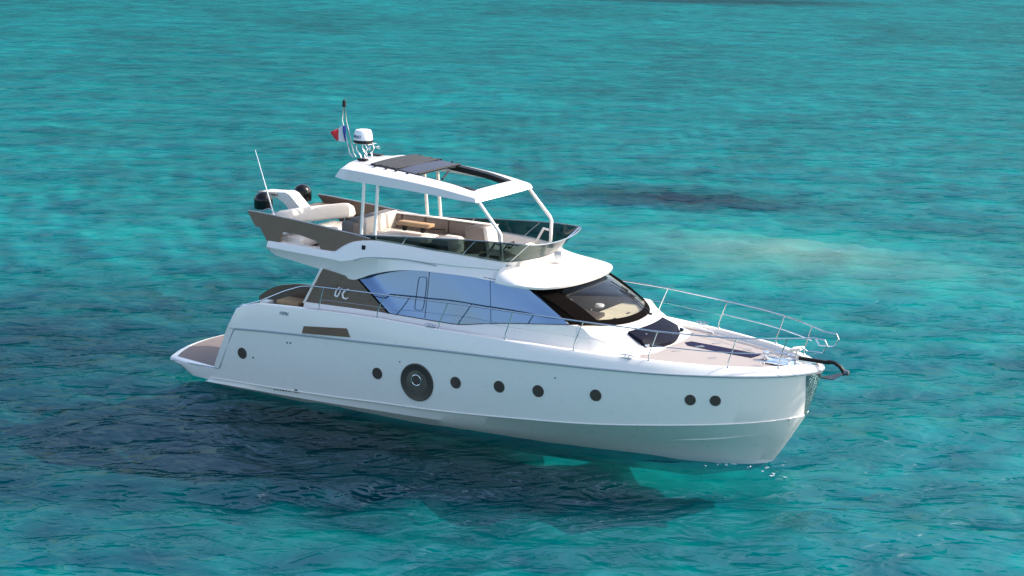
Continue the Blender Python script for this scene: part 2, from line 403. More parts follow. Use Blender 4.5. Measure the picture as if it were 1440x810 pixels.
def part_each(mb, name, m, parent=None): return [part(q, name, m, parent) for q in mb.pieces()]
def sub_each(mb, name, m, parent): return [sub(q, name, m, parent) for q in mb.pieces()]

# ---- hull lines
W = pchip([0.2, 1.5, 3, 5, 8, 11, 13, 14.8, 16.0, 16.58, 17.2, 17.6, 17.95, 18.15, 18.28, 18.34],
          [1.95, 2.38, 2.46, 2.52, 2.56, 2.54, 2.42, 2.13, 1.80, 1.60, 1.27, 1.0, .70, .46, .22, 0])
ZR = pchip([2, 2.85, 4.3, 7.2, 8.9, 12.1, 13.2, 15.46, 16.7, 17.76, 18.34], [1.62, 1.70, 1.81, 1.97, 2.06, 2.18, 2.21, 2.27, 2.32, 2.355, 2.40])
ZS = pchip([2.85, 3.05, 3.5, 5.08, 7.35, 8.72, 11, 14.4, 16, 17.1, 18.2, 18.34], [2.19, 2.30, 2.41, 2.51, 2.585, 2.565, 2.555, 2.50, 2.475, 2.47, 2.50, 2.51])
NS = 130
tt = 1-(1-np.linspace(0, 1, NS))**2.2
def line_at(x0, x1, wf, zf): 
    x = x0+(x1-x0)*tt; return np.stack([x, -wf(x), zf(x)], 1)
rubL = line_at(2.64, 18.34, W, ZR)
chW = pchip([2.0, 5, 7, 9, 12.15, 13.2, 15, 16.1, 17, 17.5, 17.8, 17.93, 17.98], [2.37, 2.48, 2.50, 2.50, 2.40, 2.31, 1.99, 1.66, 1.22, .83, .48, .24, 0])
chZ = pchip([2.0, 6.3, 7.2, 8.9, 12.15, 13.2, 16.1, 17.98], [.22, .38, .43, .50, .72, .80, 1.09, 1.27])
chL = line_at(2.0, 17.98, chW, chZ)
ch2L = chL.copy(); ch2L[:, 1] *= .978; ch2L[:, 2] -= .035
wlW = pchip([1.6, 5, 8.64, 11.62, 13, 15, 16.4, 17.22], [2.24, 2.26, 2.14, 1.72, 1.42, .86, .38, 0])
wl_ = line_at(1.6, 17.22, wlW, lambda x: 0*x)
midL = .5*(ch2L+wl_); midL[:, 1] *= 1.035; midL[:, 2] *= .94
botL = line_at(1.6, 16.7, lambda x: .74*wlW(x), lambda x: -.55+.0*x); botL[:, 2] = np.interp(tt, [0, .6, .9, 1], [-.38, -.40, -.4, -.30])
keelL = line_at(1.6, 16.7, lambda x: 0*x, lambda x: 0*x); keelL[:, 2] = np.interp(tt, [0, .6, .9, 1], [-1.02, -1.02, -.75, -.32])
m1 = rubL*.67+chL*.33; m2 = rubL*.33+chL*.67
bul = .012
for mm, k in ((m1, .035), (m2, .035)): mm[:, 1] -= k*np.clip((1-tt)*4, 0, 1)
hb = MB()
rows = [rubL, m1, m2, chL, ch2L, midL, wl_, botL, keelL]
for side in (0, 1): hb.loft([mir(r_) if side else r_ for r_ in rows])
# transom face
tr = [r_[0] for r_ in rows]; n = len(tr)
hb.add([p for p in tr]+[(p[0], -p[1], p[2]) for p in tr], [[i, i+1, n+i+1, n+i] for i in range(n-1)])
hull = part(hb, 'hull', 'gel', angle=28)
hull['label'] = 'white topsides with dark round portholes'
# rubbing strake: slim grey band along the knuckle, turning down the transom edge
rb = MB()
for sg in (1, -1):
    P = line_at(2.90, 18.34, W, ZR); P[:, 1] -= .004; P[:, 1] *= sg; rb.tube(P[:-1], .027, 8)
    pts = [(2.92, -2.462*sg, 1.702), (2.86, -2.462*sg, 1.68), (2.84, -2.46*sg, 1.64), (2.38, -2.435*sg, .62), (2.35, -2.43*sg, .56), (2.28, -2.42*sg, .53), (1.3, -2.29*sg, .475), (.45, -2.06*sg, .40)]
    rb.tube(pts, .016, 6); part(rb, 'rubbing_strake', 'groove'); rb = MB()
# chine spray line
sp = MB()
for sg in (1, -1):
    P = chL.copy(); P[:, 1] -= .01; P[:, 1] *= sg; P = P[:-2]; sp.tube(P, .014, 6)
sub_each(sp, 'spray_rail', 'gel', hull)
# lower strake on the bow
sp = MB()
x = np.linspace(12.6, 17.2, 40); 
for sg in (1, -1):
    P = []
    for xx in x:
        k = (xx-12.6)/4.6; zc = chZ(xx); z = np.interp(xx, [12.6, 15, 16.3, 17.2], [.26, .50, .66, .84]); t = np.clip(z/max(.05, zc-.03), 0, 1)
        # interpolate along hull section at this x
        y = (1-t)*(wlW(xx) if xx < 17.2 else 0)+t*chW(xx); P.append((xx, -(y+.015)*sg, z))
    sp.tube(P, [.004, .022, .02, .003], 6)
sub_each(sp, 'bow_strake', 'gel', hull)

# ---- bulwark: bevel above the strake, cap and inner wall
def inset(L, k, dz=0):
    P = L.copy(); P[:, 1] = np.minimum(0, P[:, 1]+k); P[:, 2] += dz; return P
shx = 2.85+(18.30-2.85)*tt
shW = np.clip(W(np.minimum(shx, 18.3))-np.interp(shx, [2.8, 12, 15, 17, 18.3], [.10, .11, .13, .16, .22]), 0, None)
sheer = np.stack([shx-np.interp(tt, [.9, 1], [0, .05]), -shW, ZS(shx)], 1)
sheer_r = sheer.copy(); sheer_r[:, 2] += .022; sheer_r[:, 1] += .03
inn = sheer.copy(); inn[:, 1] = np.minimum(0, inn[:, 1]+.15); inn[:, 2] += .022; inn[:, 0] -= np.interp(tt, [.85, 1], [0, .16])
inn2 = inn.copy(); inn2[:, 1] = np.minimum(0, inn2[:, 1]+.012); inn2[:, 2] -= .16
DECKZ = lambda x: ZS(x)-.10
midb = .5*(rubL+sheer); midb[:, 1] -= .02; midb[-1, 1] = 0
bw = MB()
rubU = rubL.copy(); rubU[:, 2] += .012
for sg in (0, 1): bw.loft([mir(q) if sg else q for q in (rubU, midb, sheer, sheer_r, inn, inn2)])
e = [q[0] for q in (rubU, midb, sheer, sheer_r, inn, inn2)]
for sg in (1, -1): bw.add([(p[0], p[1]*sg, p[2]) for p in e], [list(range(len(e)))])
bulwark = part(bw, 'bulwark', 'gel', angle=32)

# bronze bulwark window on the starboard quarter and its twin to port
for sg in (1, -1):
    mb = MB(); poly = []
    for (x, z) in ((5.17, 2.10), (6.52, 2.235), (6.64, 2.03), (5.13, 1.915)):
        t = (z-ZR(x))/(ZS(x)-ZR(x)); y = W(x)-t*.105+.012+.02; poly.append((x, -y*sg, z))
    mb.slab(poly, (0, .03*sg, 0)); part(mb, 'bulwark_window', 'bronze')

# ---- portholes set in the hull side (both sides)
def hull_point(x, z):
    a, b = ZR(x), chZ(x); t = (a-z)/(a-b); return W(x)*(1-t)+chW(min(x, 17.98))*t+.035*np.interp(t, [0, .33, .67, 1], [0, 1, 1, 0])*np.clip((1-np.interp(x, 2.85+(18.34-2.85)*tt, tt))*4, 0, 1)
def hull_normal(x, z):
    e = .05; p = Vector((x, -hull_point(x, z), z)); px = Vector((x+e, -hull_point(x+e, z), z)); pz = Vector((x, -hull_point(x, z+e), z+e))
    nn = (px-p).cross(pz-p).normalized(); return nn if nn.y < 0 else -nn
for sg in (1, -1):
    for (x, z, r_) in ((3.15, 1.08, .135), (7.49, 1.215, .135), (9.81, 1.335, .135), (11.04, 1.42, .135), (12.10, 1.465, .135), (13.59, 1.565, .13), (15.82, 1.69, .118), (16.37, 1.715, .118)):
        nn = hull_normal(x, z); p = Vector((x, -hull_point(x, z), z)); ax = Vector((nn.x, nn.y*sg, nn.z)); c = Vector((p.x, p.y*sg, p.z))
        mb = MB().lathe([(r_*1.12, -.02), (r_*1.12, .008), (r_*1.02, .016), (r_*.93, .012)], c, ax, 32)
        fr_ = part(mb, 'porthole', 'portframe')
        sub(MB().lathe([(r_*.94, 0), (r_*.94, .0135), (r_*.5, .0145)], c, ax, 32), 'glass', 'port', fr_)
    x, z, r_ = 8.68, 1.17, .47; nn = hull_normal(x, z); c = Vector((x, -hull_point(x, z)*sg, z)); ax = Vector((nn.x, nn.y*sg, nn.z))
    fr_ = part(MB().lathe([(r_*1.03, -.03), (r_*1.03, .014), (r_*.98, .026), (r_*.94, .018)], c, ax, 56), 'round_window', 'portframe')
    g = sub(MB().lathe([(r_*.95, 0), (r_*.95, .017), (r_*.5, .0185)], c, ax, 56), 'glass', mat('dark_round_window_glass', (.115, .100, .085), .35, spec=.25, var=.3, scale=3), fr_)
    c2 = c+ax*.02+Vector((-.01, 0, .055))
    q = Vector((0, 0, 1)).rotation_difference(ax).to_matrix()
    ring = [c2+q @ Vector((.135*math.cos(a), .135*math.sin(a), 0)) for a in np.linspace(0, 2*math.pi, 40, endpoint=False)]
    sub(MB().tube(ring, .013, 8, close=True), 'ring', 'chrome', fr_)
    sub(MB().lathe([(.12, -.004), (.12, .008), (.05, .01)], c2, ax, 32), 'opening_pane', 'port', fr_)

# small hull fittings
hf = MB()
for (x, z, r_) in ((4.65, 1.59, .022), (4.76, 1.60, .022), (3.52, 1.02, .022), (7.2+.97, 1.62, .018), (12.55, 1.86, .018), (4.90, .33, .05)):
    nn = hull_normal(x, max(z, chZ(x)+.02)); hf.lathe([(r_, -.01), (r_, .012), (r_*.6, .014)], (x, -hull_point(x, max(z, chZ(x)+.02)), z), nn, 14)
for k in range(6): hf.lathe([(.016, -.01), (.016, .012), (.008, .014)], (4.2+k*.095, -2.47, .255+k*.006), (0, -1, 0), 10)
part_each(hf, 'drain_outlet', 'portframe')
# bow depth mark
mk = MB()
for z in (1.22, 1.14): 
    nn = hull_normal(17.72, 1.35); mk.box((17.78, -chW(17.78)-.0, z-.02), (.05, .012, .045), .004, Matrix.Rotation(R(-58), 4, 'Z'))
part_each(mk, 'bow_mark', 'letter')

# ---- polished stem plate
sw = MB(); rowsS = []
for s_ in np.linspace(0, 1, 14):
    z = 2.34-s_*1.10; row = []
    wid = .46*(1-s_)**.8+.02
    for sg in (-1, 1):
        seg = []
        for u in np.linspace(0, 1, 9):
            yy = wid*u
            # find x on the hull surface at this z with half width yy
            a = np.linspace(16.8, 18.34, 160); tq = (ZR(a)-z)/(ZR(a)-chZ(np.minimum(a, 17.98))); L0 = rubL; 
            # stem x by height
            xs = 17.98+(18.34-17.98)*np.clip((z-1.27)/(2.40-1.27), 0, 1)
            # plan shape scaled to the local stem
            wz = W(np.clip(a+(18.34-xs), 16.8, 18.34)); xx = np.interp(yy, wz[::-1], a[::-1]); xx = min(xx, xs)
            seg.append((xx+.018, sg*(yy+.006), z))
        row += seg[::-1] if sg < 0 else seg[1:]
    rowsS.append(row)
sw.loft(rowsS); part(sw, 'stem_plate', mat('hammered_mirror_steel', (.26, .34, .34), .05, metal=1, bump=.6, bscale=7, bumpdist=.02), angle=60)

# ---- swim platform
xs = np.linspace(.22, 2.3, 12)
def plat_row(w_k, z, x0): 
    a = []
    for yy in np.linspace(-1, 1, 25):
        a.append((x0-.50*(1-yy*yy), yy*w_k, z))
    return a
pl = MB()
top_aft = plat_row(2.0, .49, .42); top_aft2 = plat_row(2.02, .46, .33); low_aft = plat_row(2.02, .39, .31); und = plat_row(1.85, .13, .85)
fw_top = [(2.45, yy*2.34, .49) for yy in np.linspace(-1, 1, 25)]; fw_top2 = [(2.45, yy*2.372, .46) for yy in np.linspace(-1, 1, 25)]
fw_und = [(2.45, yy*2.30, .10) for yy in np.linspace(-1, 1, 25)]
pl.loft([fw_top, top_aft, top_aft2, low_aft, und, fw_und])
for i in (0, -1):   # platform sides
    sg = -1 if i == 0 else 1
    A = curve3([top_aft[i], (1.2, sg*2.24, .49), fw_top[i]], 14); B = curve3([top_aft2[i], (1.2, sg*2.27, .46), fw_top2[i]], 14)
    Cc = curve3([low_aft[i], (1.2, sg*2.275, .36), (2.45, sg*2.375, .36)], 14); D = curve3([und[i], (1.3, sg*2.22, .13), fw_und[i]], 14)
    pl.loft([A, B, Cc, D])
    pl.add([*A, *[(p[0], 0, .485) for p in A]], [[k, k+1, 14+k+1, 14+k] for k in range(13)])
platform = part(pl, 'swim_platform', 'gel', angle=30)
tk = MB(); A = []
tA = plat_row(1.93, .497, .50); tB = [(2.40, yy*2.27, .497) for yy in np.linspace(-1, 1, 25)]
tk.loft([tA, tB]); tk.loft([[(p[0], p[1], .485) for p in tA], tA])
sub(tk, 'teak_planking', 'platteak', platform)
# transom steps/cleat on the platform corner
cl = MB(); cl.box((2.05, -2.05, .53), (.16, .06, .06), .015)
sub(cl, 'mooring_cleat', 'steel', platform)

# ---- transom wall and aft bulwark end, cockpit
ck = MB()
ys = np.linspace(-2.36, 2.36, 25)
ck.loft([[(2.38-.12*(1-(yy/2.36)**2), yy*.985, .48) for yy in ys], [(2.62-.12*(1-(yy/2.36)**2), yy*.985, 1.2) for yy in ys], [(2.86-.1*(1-(yy/2.36)**2), yy*.985, 1.95) for yy in ys],
         [(3.0-.1*(1-(yy/2.36)**2), yy*.97, 2.05) for yy in ys], [(3.3, yy*.95, 2.05) for yy in ys], [(3.3, yy*.95, 1.4) for yy in ys], [(5.3, yy*.96, 1.4) for yy in ys]])
part(ck, 'transom', 'gel', angle=40)
for sg in (-1, 1):   # quarter panels between transom edge and hull side
    mb = MB(); a = curve3([(2.14, sg*2.36, .46), (2.42, sg*2.42, 1.2), (2.63, sg*2.435, 1.72), (2.92, sg*2.34, 2.22)], 12)
    b_ = curve3([(2.3, sg*2.22, .46), (2.62, sg*2.26, 1.2), (2.95, sg*2.28, 1.72), (3.02, sg*2.22, 2.24)], 12); mb.loft([a, b_]); part(mb, 'quarter_post', 'gel')
cs = MB(); cs.box((3.75, 0.1, 1.72), (.7, 3.2, .5), .06).box((3.42, 0.1, 2.02), (.16, 3.2, .5), .05)
part(cs, 'cockpit_sofa', 'greycloth')
ct = MB(); ct.box((3.95, -1.3, 2.36), (.72, .55, .10), .012).box((3.95, -1.3, 2.0), (.5, .4, .62), .02)
part(ct, 'cockpit_cabinet', 'tableteak')
cb = MB(); cb.box((3.31, -1.62, 2.2), (.26, .3, .34), .03).box((2.95+.05, -1.9, 2.25), (.12, .2, .1), .02)
part(cb, 'fender_locker', 'gel')
wp = MB(); outer = curve3([(2.5, -.9, 2.24), (2.68, -.9, 2.38), (2.99, -.9, 2.55), (3.35, -.9, 2.66), (4.05, -.9, 2.76), (5.1, -.9, 2.78)], 24)
lo = [(p[0]*.98+.06, p[1], 1.5) for p in outer]
wp.loft([outer, lo]); wp.loft([[(p[0], p[1]+.07, p[2]) for p in outer], [(p[0], p[1]+.07, p[2]) for p in lo]]); wp.loft([outer, [(p[0], p[1]+.07, p[2]) for p in outer]])
wp.add([outer[0], lo[0], (lo[0][0], lo[0][1]+.07, 1.5), (outer[0][0], outer[0][1]+.07, outer[0][2])], [[0, 1, 2, 3]])
part(wp, 'cockpit_screen', 'taupe_glass')
bk = MB(); bk.box((5.35, 0, 2.45), (.06, 3.5, 2.0), .01); part(bk, 'saloon_door', 'taupe_glass')

# ---- side decks / foredeck
dk = MB(); xs = np.r_[np.linspace(4.9, 15, 60), np.linspace(15.1, 18.1, 50)]
def deck_w(x): 
    return max(0.0, float(np.interp(x, inn2[:, 0], -inn2[:, 1])))
rowl, rowc, rowr = [], [], []
for x in xs:
    w_, z = deck_w(x)+.01, float(DECKZ(x)); rowl.append((x, -w_, z)); rowc.append((x, 0, z+.025)); rowr.append((x, w_, z))
dk.loft([rowl, rowc, rowr]); deck = part(dk, 'deck', 'gel_matt')
tk = MB(); xs2 = np.linspace(13.0, 17.15, 60); rl, rc, rr_ = [], [], []
for x in xs2:
    w_ = max(.05, deck_w(x)-.10); z = float(DECKZ(x))+.009; rl.append((x, -w_, z)); rc.append((x, 0, z+.025)); rr_.append((x, w_, z))
tk.loft([rl, rc, rr_]); part(tk, 'foredeck_planking', 'deckteak')
# deck hatches: one long smoked window strip and small flush hinges
ht = MB(); zh = float(DECKZ(15.5))+.045
ht.slab([(14.45, .20, zh), (14.62, .66, zh), (16.56, .46, zh), (16.50, .06, zh)], (0, 0, -.02))
part(ht, 'deck_window', 'purple')
hg = MB()
for (x, y) in ((15.2, .85), (16.1, .75), (14.75, -.45), (15.75, -.5), (15.0, .3), (15.05, .24)):
    hg.box((x, y, zh+.004), (.24, .025, .012), .004, Matrix.Rotation(R(52), 4, 'Z'))
part_each(hg, 'flush_hinge', 'steel')
# deck seam lines
sm = MB()
for sg in (1, -1):
    for off in (.22, .32):
        P = [(x, sg*max(.04, deck_w(x)-off), float(DECKZ(x))+.016) for x in np.linspace(14.6, 17.2, 30)]; sm.tube(P, .008, 4)
part_each(sm, 'deck_seam', 'groove')

# ---- cabin base below the side glass, and the coachroof
Bx = pchip([4.78, 7.41, 9.2, 9.41, 10.0, 10.7, 11.82, 12.62, 13.0], [2.58, 2.635, 2.625, 2.63, 2.72, 2.83, 2.96, 3.04, 3.0])
cab = MB(); xs = np.linspace(4.78, 12.75, 70)
def cabY(x): return float(np.interp(x, [4.78, 7.4, 10, 12, 12.75], [1.93, 1.96, 1.95, 1.90, 1.84]))
for sg in (-1, 1):
    top = [(x, sg*(cabY(x)-.0), float(Bx(x))) for x in xs]; top0 = [(x, sg*(cabY(x)-.12), float(Bx(x))+.004) for x in xs]
    low = [(x, sg*(cabY(x)+.12), float(DECKZ(x))-.02) for x in xs]
    cab.loft([top0, top, low])
    cabin = part(cab, 'cabin_side', 'gel', angle=40); cab = MB()

cr = MB(); vv = np.linspace(-1, 1, 33)
def crow(xc, xe, w_, zc, ze, pw=2): return [(xe+(xc-xe)*(1-abs(v)**pw), v*w_, ze+(zc-ze)*(1-abs(v)**2.5)) for v in vv]
r_00 = crow(13.40, 12.60, 1.62, 2.90, 2.93, 2.0); r_0 = crow(13.50, 12.74, 1.835, 2.94, 3.035, 2.0)
r_a = crow(13.54, 12.86, 1.84, 2.93, 3.03, 2.0)
r_b = crow(13.70, 13.12, 1.78, 2.83, 2.83, 2.2)
r_c = crow(13.95, 13.58, 1.62, 2.70, 2.64, 2.4)
r_d = crow(14.28, 13.98, 1.50, 2.50, 2.53, 2.6)
r_e = crow(14.46, 14.25, 1.42, 2.415, 2.44, 2.6)
cr.loft([r_00, r_0, r_a, r_b, r_c, r_d, r_e])
for sg in (-1, 1):
    k = 0 if sg < 0 else -1
    tops = [r_0[k], r_a[k], r_b[k], r_c[k], r_d[k], r_e[k]]
    out = [(12.74, sg*1.955, 2.42), (12.85, sg*1.97, 2.42), (13.2, sg*1.95, 2.42), (13.7, sg*1.80, 2.42), (14.1, sg*1.62, 2.42), (14.3, sg*1.46, 2.42)]
    cr.loft([curve3(tops, 16), curve3(out, 16)])
coach = part(cr, 'coachroof', 'gel', angle=50)
# dark skylight hatch draped over the front of the coachroof
sk = MB(); v9 = np.linspace(-1, 1, 13)
def srow(xc, xe, w_, zc, ze, off): return [(xe+(xc-xe)*(1-v*v)+off*.4, v*w_, ze+(zc-ze)*(1-v*v)+off) for v in v9]
sk_rows = lambda off: [srow(13.80, 13.66, .92, 2.835, 2.815, off), srow(14.04, 13.86, .95, 2.735, 2.735, off), srow(14.2, 14.06, .97, 2.655, 2.655, off), srow(14.42, 14.13, .95, 2.50, 2.52, off)]
a, b_ = sk_rows(.045), sk_rows(-.05)
sk.loft(a); sk.loft([a[0], b_[0]]); sk.loft([a[-1], b_[-1]]); sk.loft([[q[0] for q in a], [q[0] for q in b_]]); sk.loft([[q[-1] for q in a], [q[-1] for q in b_]])
skl = part(sk, 'skylight', 'navy')
st_ = MB(); st_.box((14.0, -.60, 2.76), (.05, .03, .05), .01).box((14.28, .3, 2.62), (.03, .05, .06), .01).box((14.22, .93, 2.6), (.12, .04, .12), .02).box((14.18, -.9, 2.58), (.12, .08, .06), .02)
sub_each(st_, 'latch', 'steel', skl)

# mouldings along the port bulwark inside the foredeck, cleats
ml = MB()
for sg in (1, -1):
    P = [(x, sg*(deck_w(x)-.10), float(DECKZ(x))+.04) for x in np.linspace(13.7, 14.7, 14)]; ml.tube(P, [.03, .07, .07, .05, .02], 8)
part_each(ml, 'deck_moulding', 'gel')
for sg in (-1, 1):
    for (x, off) in ((14.25, .02), (8.95, .02)):
        y = sg*(float(W(x))-.17); z = float(ZS(x))+.03
        mb = MB(); mb.tube([(x-.17, y, z+.05), (x-.08, y, z+.062), (x+.08, y, z+.062), (x+.17, y, z+.05)], .014, 8).tube([(x-.05, y, z-.01), (x-.05, y, z+.06)], .014, 8).tube([(x+.05, y, z-.01), (x+.05, y, z+.06)], .014, 8)
        mb.box((x, y, z-.004), (.26, .10, .012), .004)
        part(mb, 'cleat', 'steel')

# ---- side glass, windscreen, bronze aft quarter panels
AL = pchip([6.29, 6.73, 7.01, 7.38, 7.83, 8.42, 9.43, 10.39, 11.30, 11.74], [3.34, 3.52, 3.61, 3.71, 3.79, 3.84, 3.85, 3.81, 3.79, 3.81])
for sg in (-1, 1):
    topc = curve3([(6.36, sg*1.80, 3.37)]+[(x, sg*1.70, float(AL(x))+.03) for x in (6.75, 7.2, 7.8, 8.6, 9.6, 10.6, 11.25)], 60)
    botc = curve3([(7.41, sg*1.955, 2.645)]+[(x, sg*(cabY(x)-.004), float(Bx(x))+.008) for x in (8.4, 9.3, 9.6, 10.2, 10.9, 11.8, 12.55)], 60)
    mb = MB().loft([topc*(1-k)+botc*k for k in np.linspace(0, 1, 7)])
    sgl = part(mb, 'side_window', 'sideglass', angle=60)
    # panel joints, opening pane and black aft edge
    jn = MB()
    def onglass(t, k, off=.008): 
        p = topc*(1-k)+botc*k; q = np.array([np.interp(t, np.linspace(0, 1, 60), p[:, j]) for j in range(3)]); q[1] += sg*off; return q
    for (t1, t2) in ((.435, .215), (.79, .59)):
        jn.tube([onglass(t1, .02), onglass(t2, .97)], .006, 4)
    ring = []
    for a in np.linspace(0, 2*math.pi, 44, endpoint=False):
        cu, su = math.cos(a), math.sin(a); u = np.sign(cu)*abs(cu)**.35; v = np.sign(su)*abs(su)**.35
        k = .49+.33*v; t0 = .405-.24*k; ring.append(onglass(t0+.026*u, k))
    jn.tube(ring, .007, 5, close=True)
    sub_each(jn, 'pane_seam', mat('dark_blue_seal', (.02, .04, .09), .5), sgl)
    ed = MB(); ed.tube([onglass(0, 0), onglass(0, 1)], .022, 6).tube([onglass(t, 1) for t in np.linspace(0, .5, 20)], .009, 5).tube([onglass(t, 1) for t in np.linspace(.5, 1, 20)], .009, 5).tube([onglass(t, 0, .0) for t in np.linspace(0, 1, 40)], .010, 5)
    sub(ed, 'window_frame', 'frame_blk', sgl)
    # bronze quarter panel
    qp = MB(); P = [(5.30, sg*1.86, 3.50), (6.34, sg*1.82, 3.37), (7.38, sg*1.95, 2.63), (6.0, sg*1.945, 2.59), (4.80, sg*1.93, 2.585)]
    qp.slab(P, (0, -.04*sg, 0)); quarter = part(qp, 'quarter_window', 'taupe_glass')
    pp = MB(); pp.tube([(5.27, sg*1.87, 3.52), (4.76, sg*1.945, 2.55)], .035, 8); part(pp, 'aft_pillar', 'gel')
    lg = MB()
    if sg < 0:   # white script initials
        y0 = lambda z: -(1.945-.12*(z-2.6)/.85)-.014
        lp = lambda pts: [(x, y0(z), z) for x, z in pts]
        lg.tube(lp([(5.86, 3.10), (5.80, 3.06), (5.74, 2.96), (5.73, 2.88), (5.78, 2.85), (5.83, 2.90), (5.90, 3.05), (5.93, 3.09)]), [.012, .022, .026, .022, .010], 6, smooth=26)
        lg.tube(lp([(6.16, 3.055), (6.12, 3.08), (6.03, 3.03), (5.96, 2.93), (5.98, 2.85), (6.06, 2.83), (6.14, 2.87)]), [.012, .024, .028, .024, .012], 6, smooth=26)
        sub(lg, 'initials', 'whitelet', quarter)

# windscreen
v = np.linspace(-1, 1, 41)
def ws_row(k):   # k=0 top under the eyebrow, 1 bottom on the coachroof
    xc, xe, w_, zc, ze = [a*(1-k)+b_*k for a, b_ in zip((12.05, 11.28, 1.72, 3.76, 3.76), (13.50, 12.78, 1.66, 2.95, 3.02))]
    sag = .05*math.sin(math.pi*k)
    return [(xe+(xc-xe)*(1-abs(q)**2.3)+sag, q*w_, ze+(zc-ze)*(1-q*q)+sag*.8) for q in v]
ws = MB().loft([ws_row(k) for k in np.linspace(0, 1, 14)])
wscr = part(ws, 'windscreen', 'wsglass', angle=60)
fm = MB()
b0, b1 = np.array(ws_row(1)), np.array(ws_row(.885)); up = np.array([.012, 0, .012])
fm.loft([b0+up, b1+up]); fm.loft([np.array(ws_row(.06))+up, np.array(ws_row(-.02))+up])
for idx, sg in (((0, 1, 2, 3, 4, 5), -1), ((-1, -2, -3, -4), 1)):
    rows = [[np.array(ws_row(k))[i]+up+np.array([0, .012*sg, 0]) for k in np.linspace(0, 1, 14)] for i in idx]; fm.loft(rows)
fm.tube([np.array(ws_row(k))[-1]+up for k in np.linspace(0, 1, 14)], .02, 6); fm.tube([np.array(ws_row(k))[0]+up for k in np.linspace(0, 1, 14)], .02, 6)
for sg in (-1, 1):
    e0 = [np.array(ws_row(k))[0 if sg < 0 else -1]+np.array([.01, .012*sg, .01]) for k in np.linspace(0, 1, 14)]
    e1 = [np.array((11.22+(12.58-11.22)*k, sg*(1.715+.135*k), 3.80+(3.045-3.80)*k)) for k in np.linspace(0, 1, 14)]
    fm.loft([e0, e1])
sub(fm, 'windscreen_frame', 'frame_blk', wscr, 60)
wip = MB(); 
def onws(q, k, off=.05):
    r_ = np.array(ws_row(k)); i = np.interp(q, v, np.arange(41)); p = np.array([np.interp(i, np.arange(41), r_[:, j]) for j in range(3)]); return p+np.array([off*.55, 0, off*.8])
wip.tube([onws(.42, 1.02, .03), onws(.42, .98), onws(.46, .40)], .011, 6).tube([onws(.30, .98), onws(.40, .45)], .007, 6).tube([onws(.37, .22), onws(.52, .68, .03)], [.012, .024, .02, .012], 6)
wip.tube([onws(.42, .42), onws(.48, .52)], .03, 6).box(tuple(onws(.42, 1.03, .02)), (.08, .09, .05), .015)
sub(wip, 'wiper', 'black', wscr)
# interior behind the windscreen: dashboard, console, helm controls, dark saloon
da = MB()
da.loft([[(xc, q*1.52, 2.95) for xc, q in ((13.38-.6*abs(u)**2.2, u) for u in np.linspace(-1, 1, 25))], [(12.35, u*1.55, 2.97) for u in np.linspace(-1, 1, 25)], [(12.2, u*1.55, 2.75) for u in np.linspace(-1, 1, 25)], [(12.2, u*1.55, 2.2) for u in np.linspace(-1, 1, 25)]])
dash = part(da, 'dashboard', 'dash')
cn = MB(); cn.box((12.35, -.72, 2.99), (.75, .95, .12), .03, Matrix.Rotation(R(8), 4, 'Z')); sub(cn, 'instrument_panel', 'dark', dash)
ct_ = MB(); ct_.tube([(12.15, -.85, 3.04), (12.02, -.88, 3.26)], .02, 8).tube([(12.0+.0*math.cos(a), -.86+.17*math.cos(a), 3.26+.15*math.sin(a)) for a in np.linspace(0, 6.28, 24, endpoint=False)], .014, 6, close=True)
ct_.box((12.35, -.5, 3.14), (.18, .08, .05), .02).box((12.28, -.68, 3.09), (.2, .05, .04), .015).box((12.46, -.95, 3.07), (.08, .2, .05), .015)
sub_each(ct_, 'helm_control', 'steel', dash)
vt = MB()
for (x, y) in ((12.98, -.35), (12.98, .40)): vt.box((x, y, 2.96), (.06, .16, .02), .008)
sub_each(vt, 'air_vent', 'dark', dash)
it = MB(); it.box((11.0, 0, 2.3), (2.2, 3.3, .05), .01).box((9.9, 0, 3.0), (.06, 3.3, 1.5), .01); part(it, 'saloon_interior', 'dark')
ss = MB(); ss.box((11.35, -.75, 2.75), (.5, .75, .9), .08).box((11.1, -.75, 3.15), (.16, .75, .5), .06); part(ss, 'helm_seat', 'dark')
ls = MB(); ls.lathe([(.0, 0), (.10, .01), (.13, .06), (.10, .1), (0, .11)], (12.2, .35, 3.0), (0, 0, 1), 16); sub(ls, 'compass', 'radarwhite', dash)

# ---- flybridge moulding
ATx = [3.44, 4.6, 5.4, 5.57, 5.67, 5.87, 6.11, 6.33, 6.81, 7.74, 8.38, 9.63, 10.47]
AT = pchip(ATx, [4.00, 3.985, 3.97, 3.975, 4.04, 4.17, 4.28, 4.335, 4.39, 4.365, 4.335, 4.29, 4.20])
BLx = [3.44, 3.53, 3.67, 4.20, 5.18, 6.22, 6.5, 6.73, 7.01, 7.38, 7.83, 8.42, 9.43, 10.39, 10.6]
BL = pchip(BLx, [3.84, 3.72, 3.66, 3.58, 3.46, 3.335, 3.42, 3.52, 3.61, 3.71, 3.79, 3.84, 3.85, 3.81, 3.81])
def topY(x): return float(np.interp(x, [3.4, 5.4, 6.5, 9.5, 10.5], [1.70, 1.74, 1.70, 1.60, 1.38]))
def botY(x): return float(np.interp(x, [3.4, 4.2, 5.2, 6.2, 7, 10.6], [1.62, 1.72, 1.78, 1.84, 1.86, 1.88]))
fb = MB(); xs = np.r_[3.44, np.linspace(3.5, 5.5, 14), np.linspace(5.55, 7.2, 26), np.linspace(7.3, 10.5, 22)]
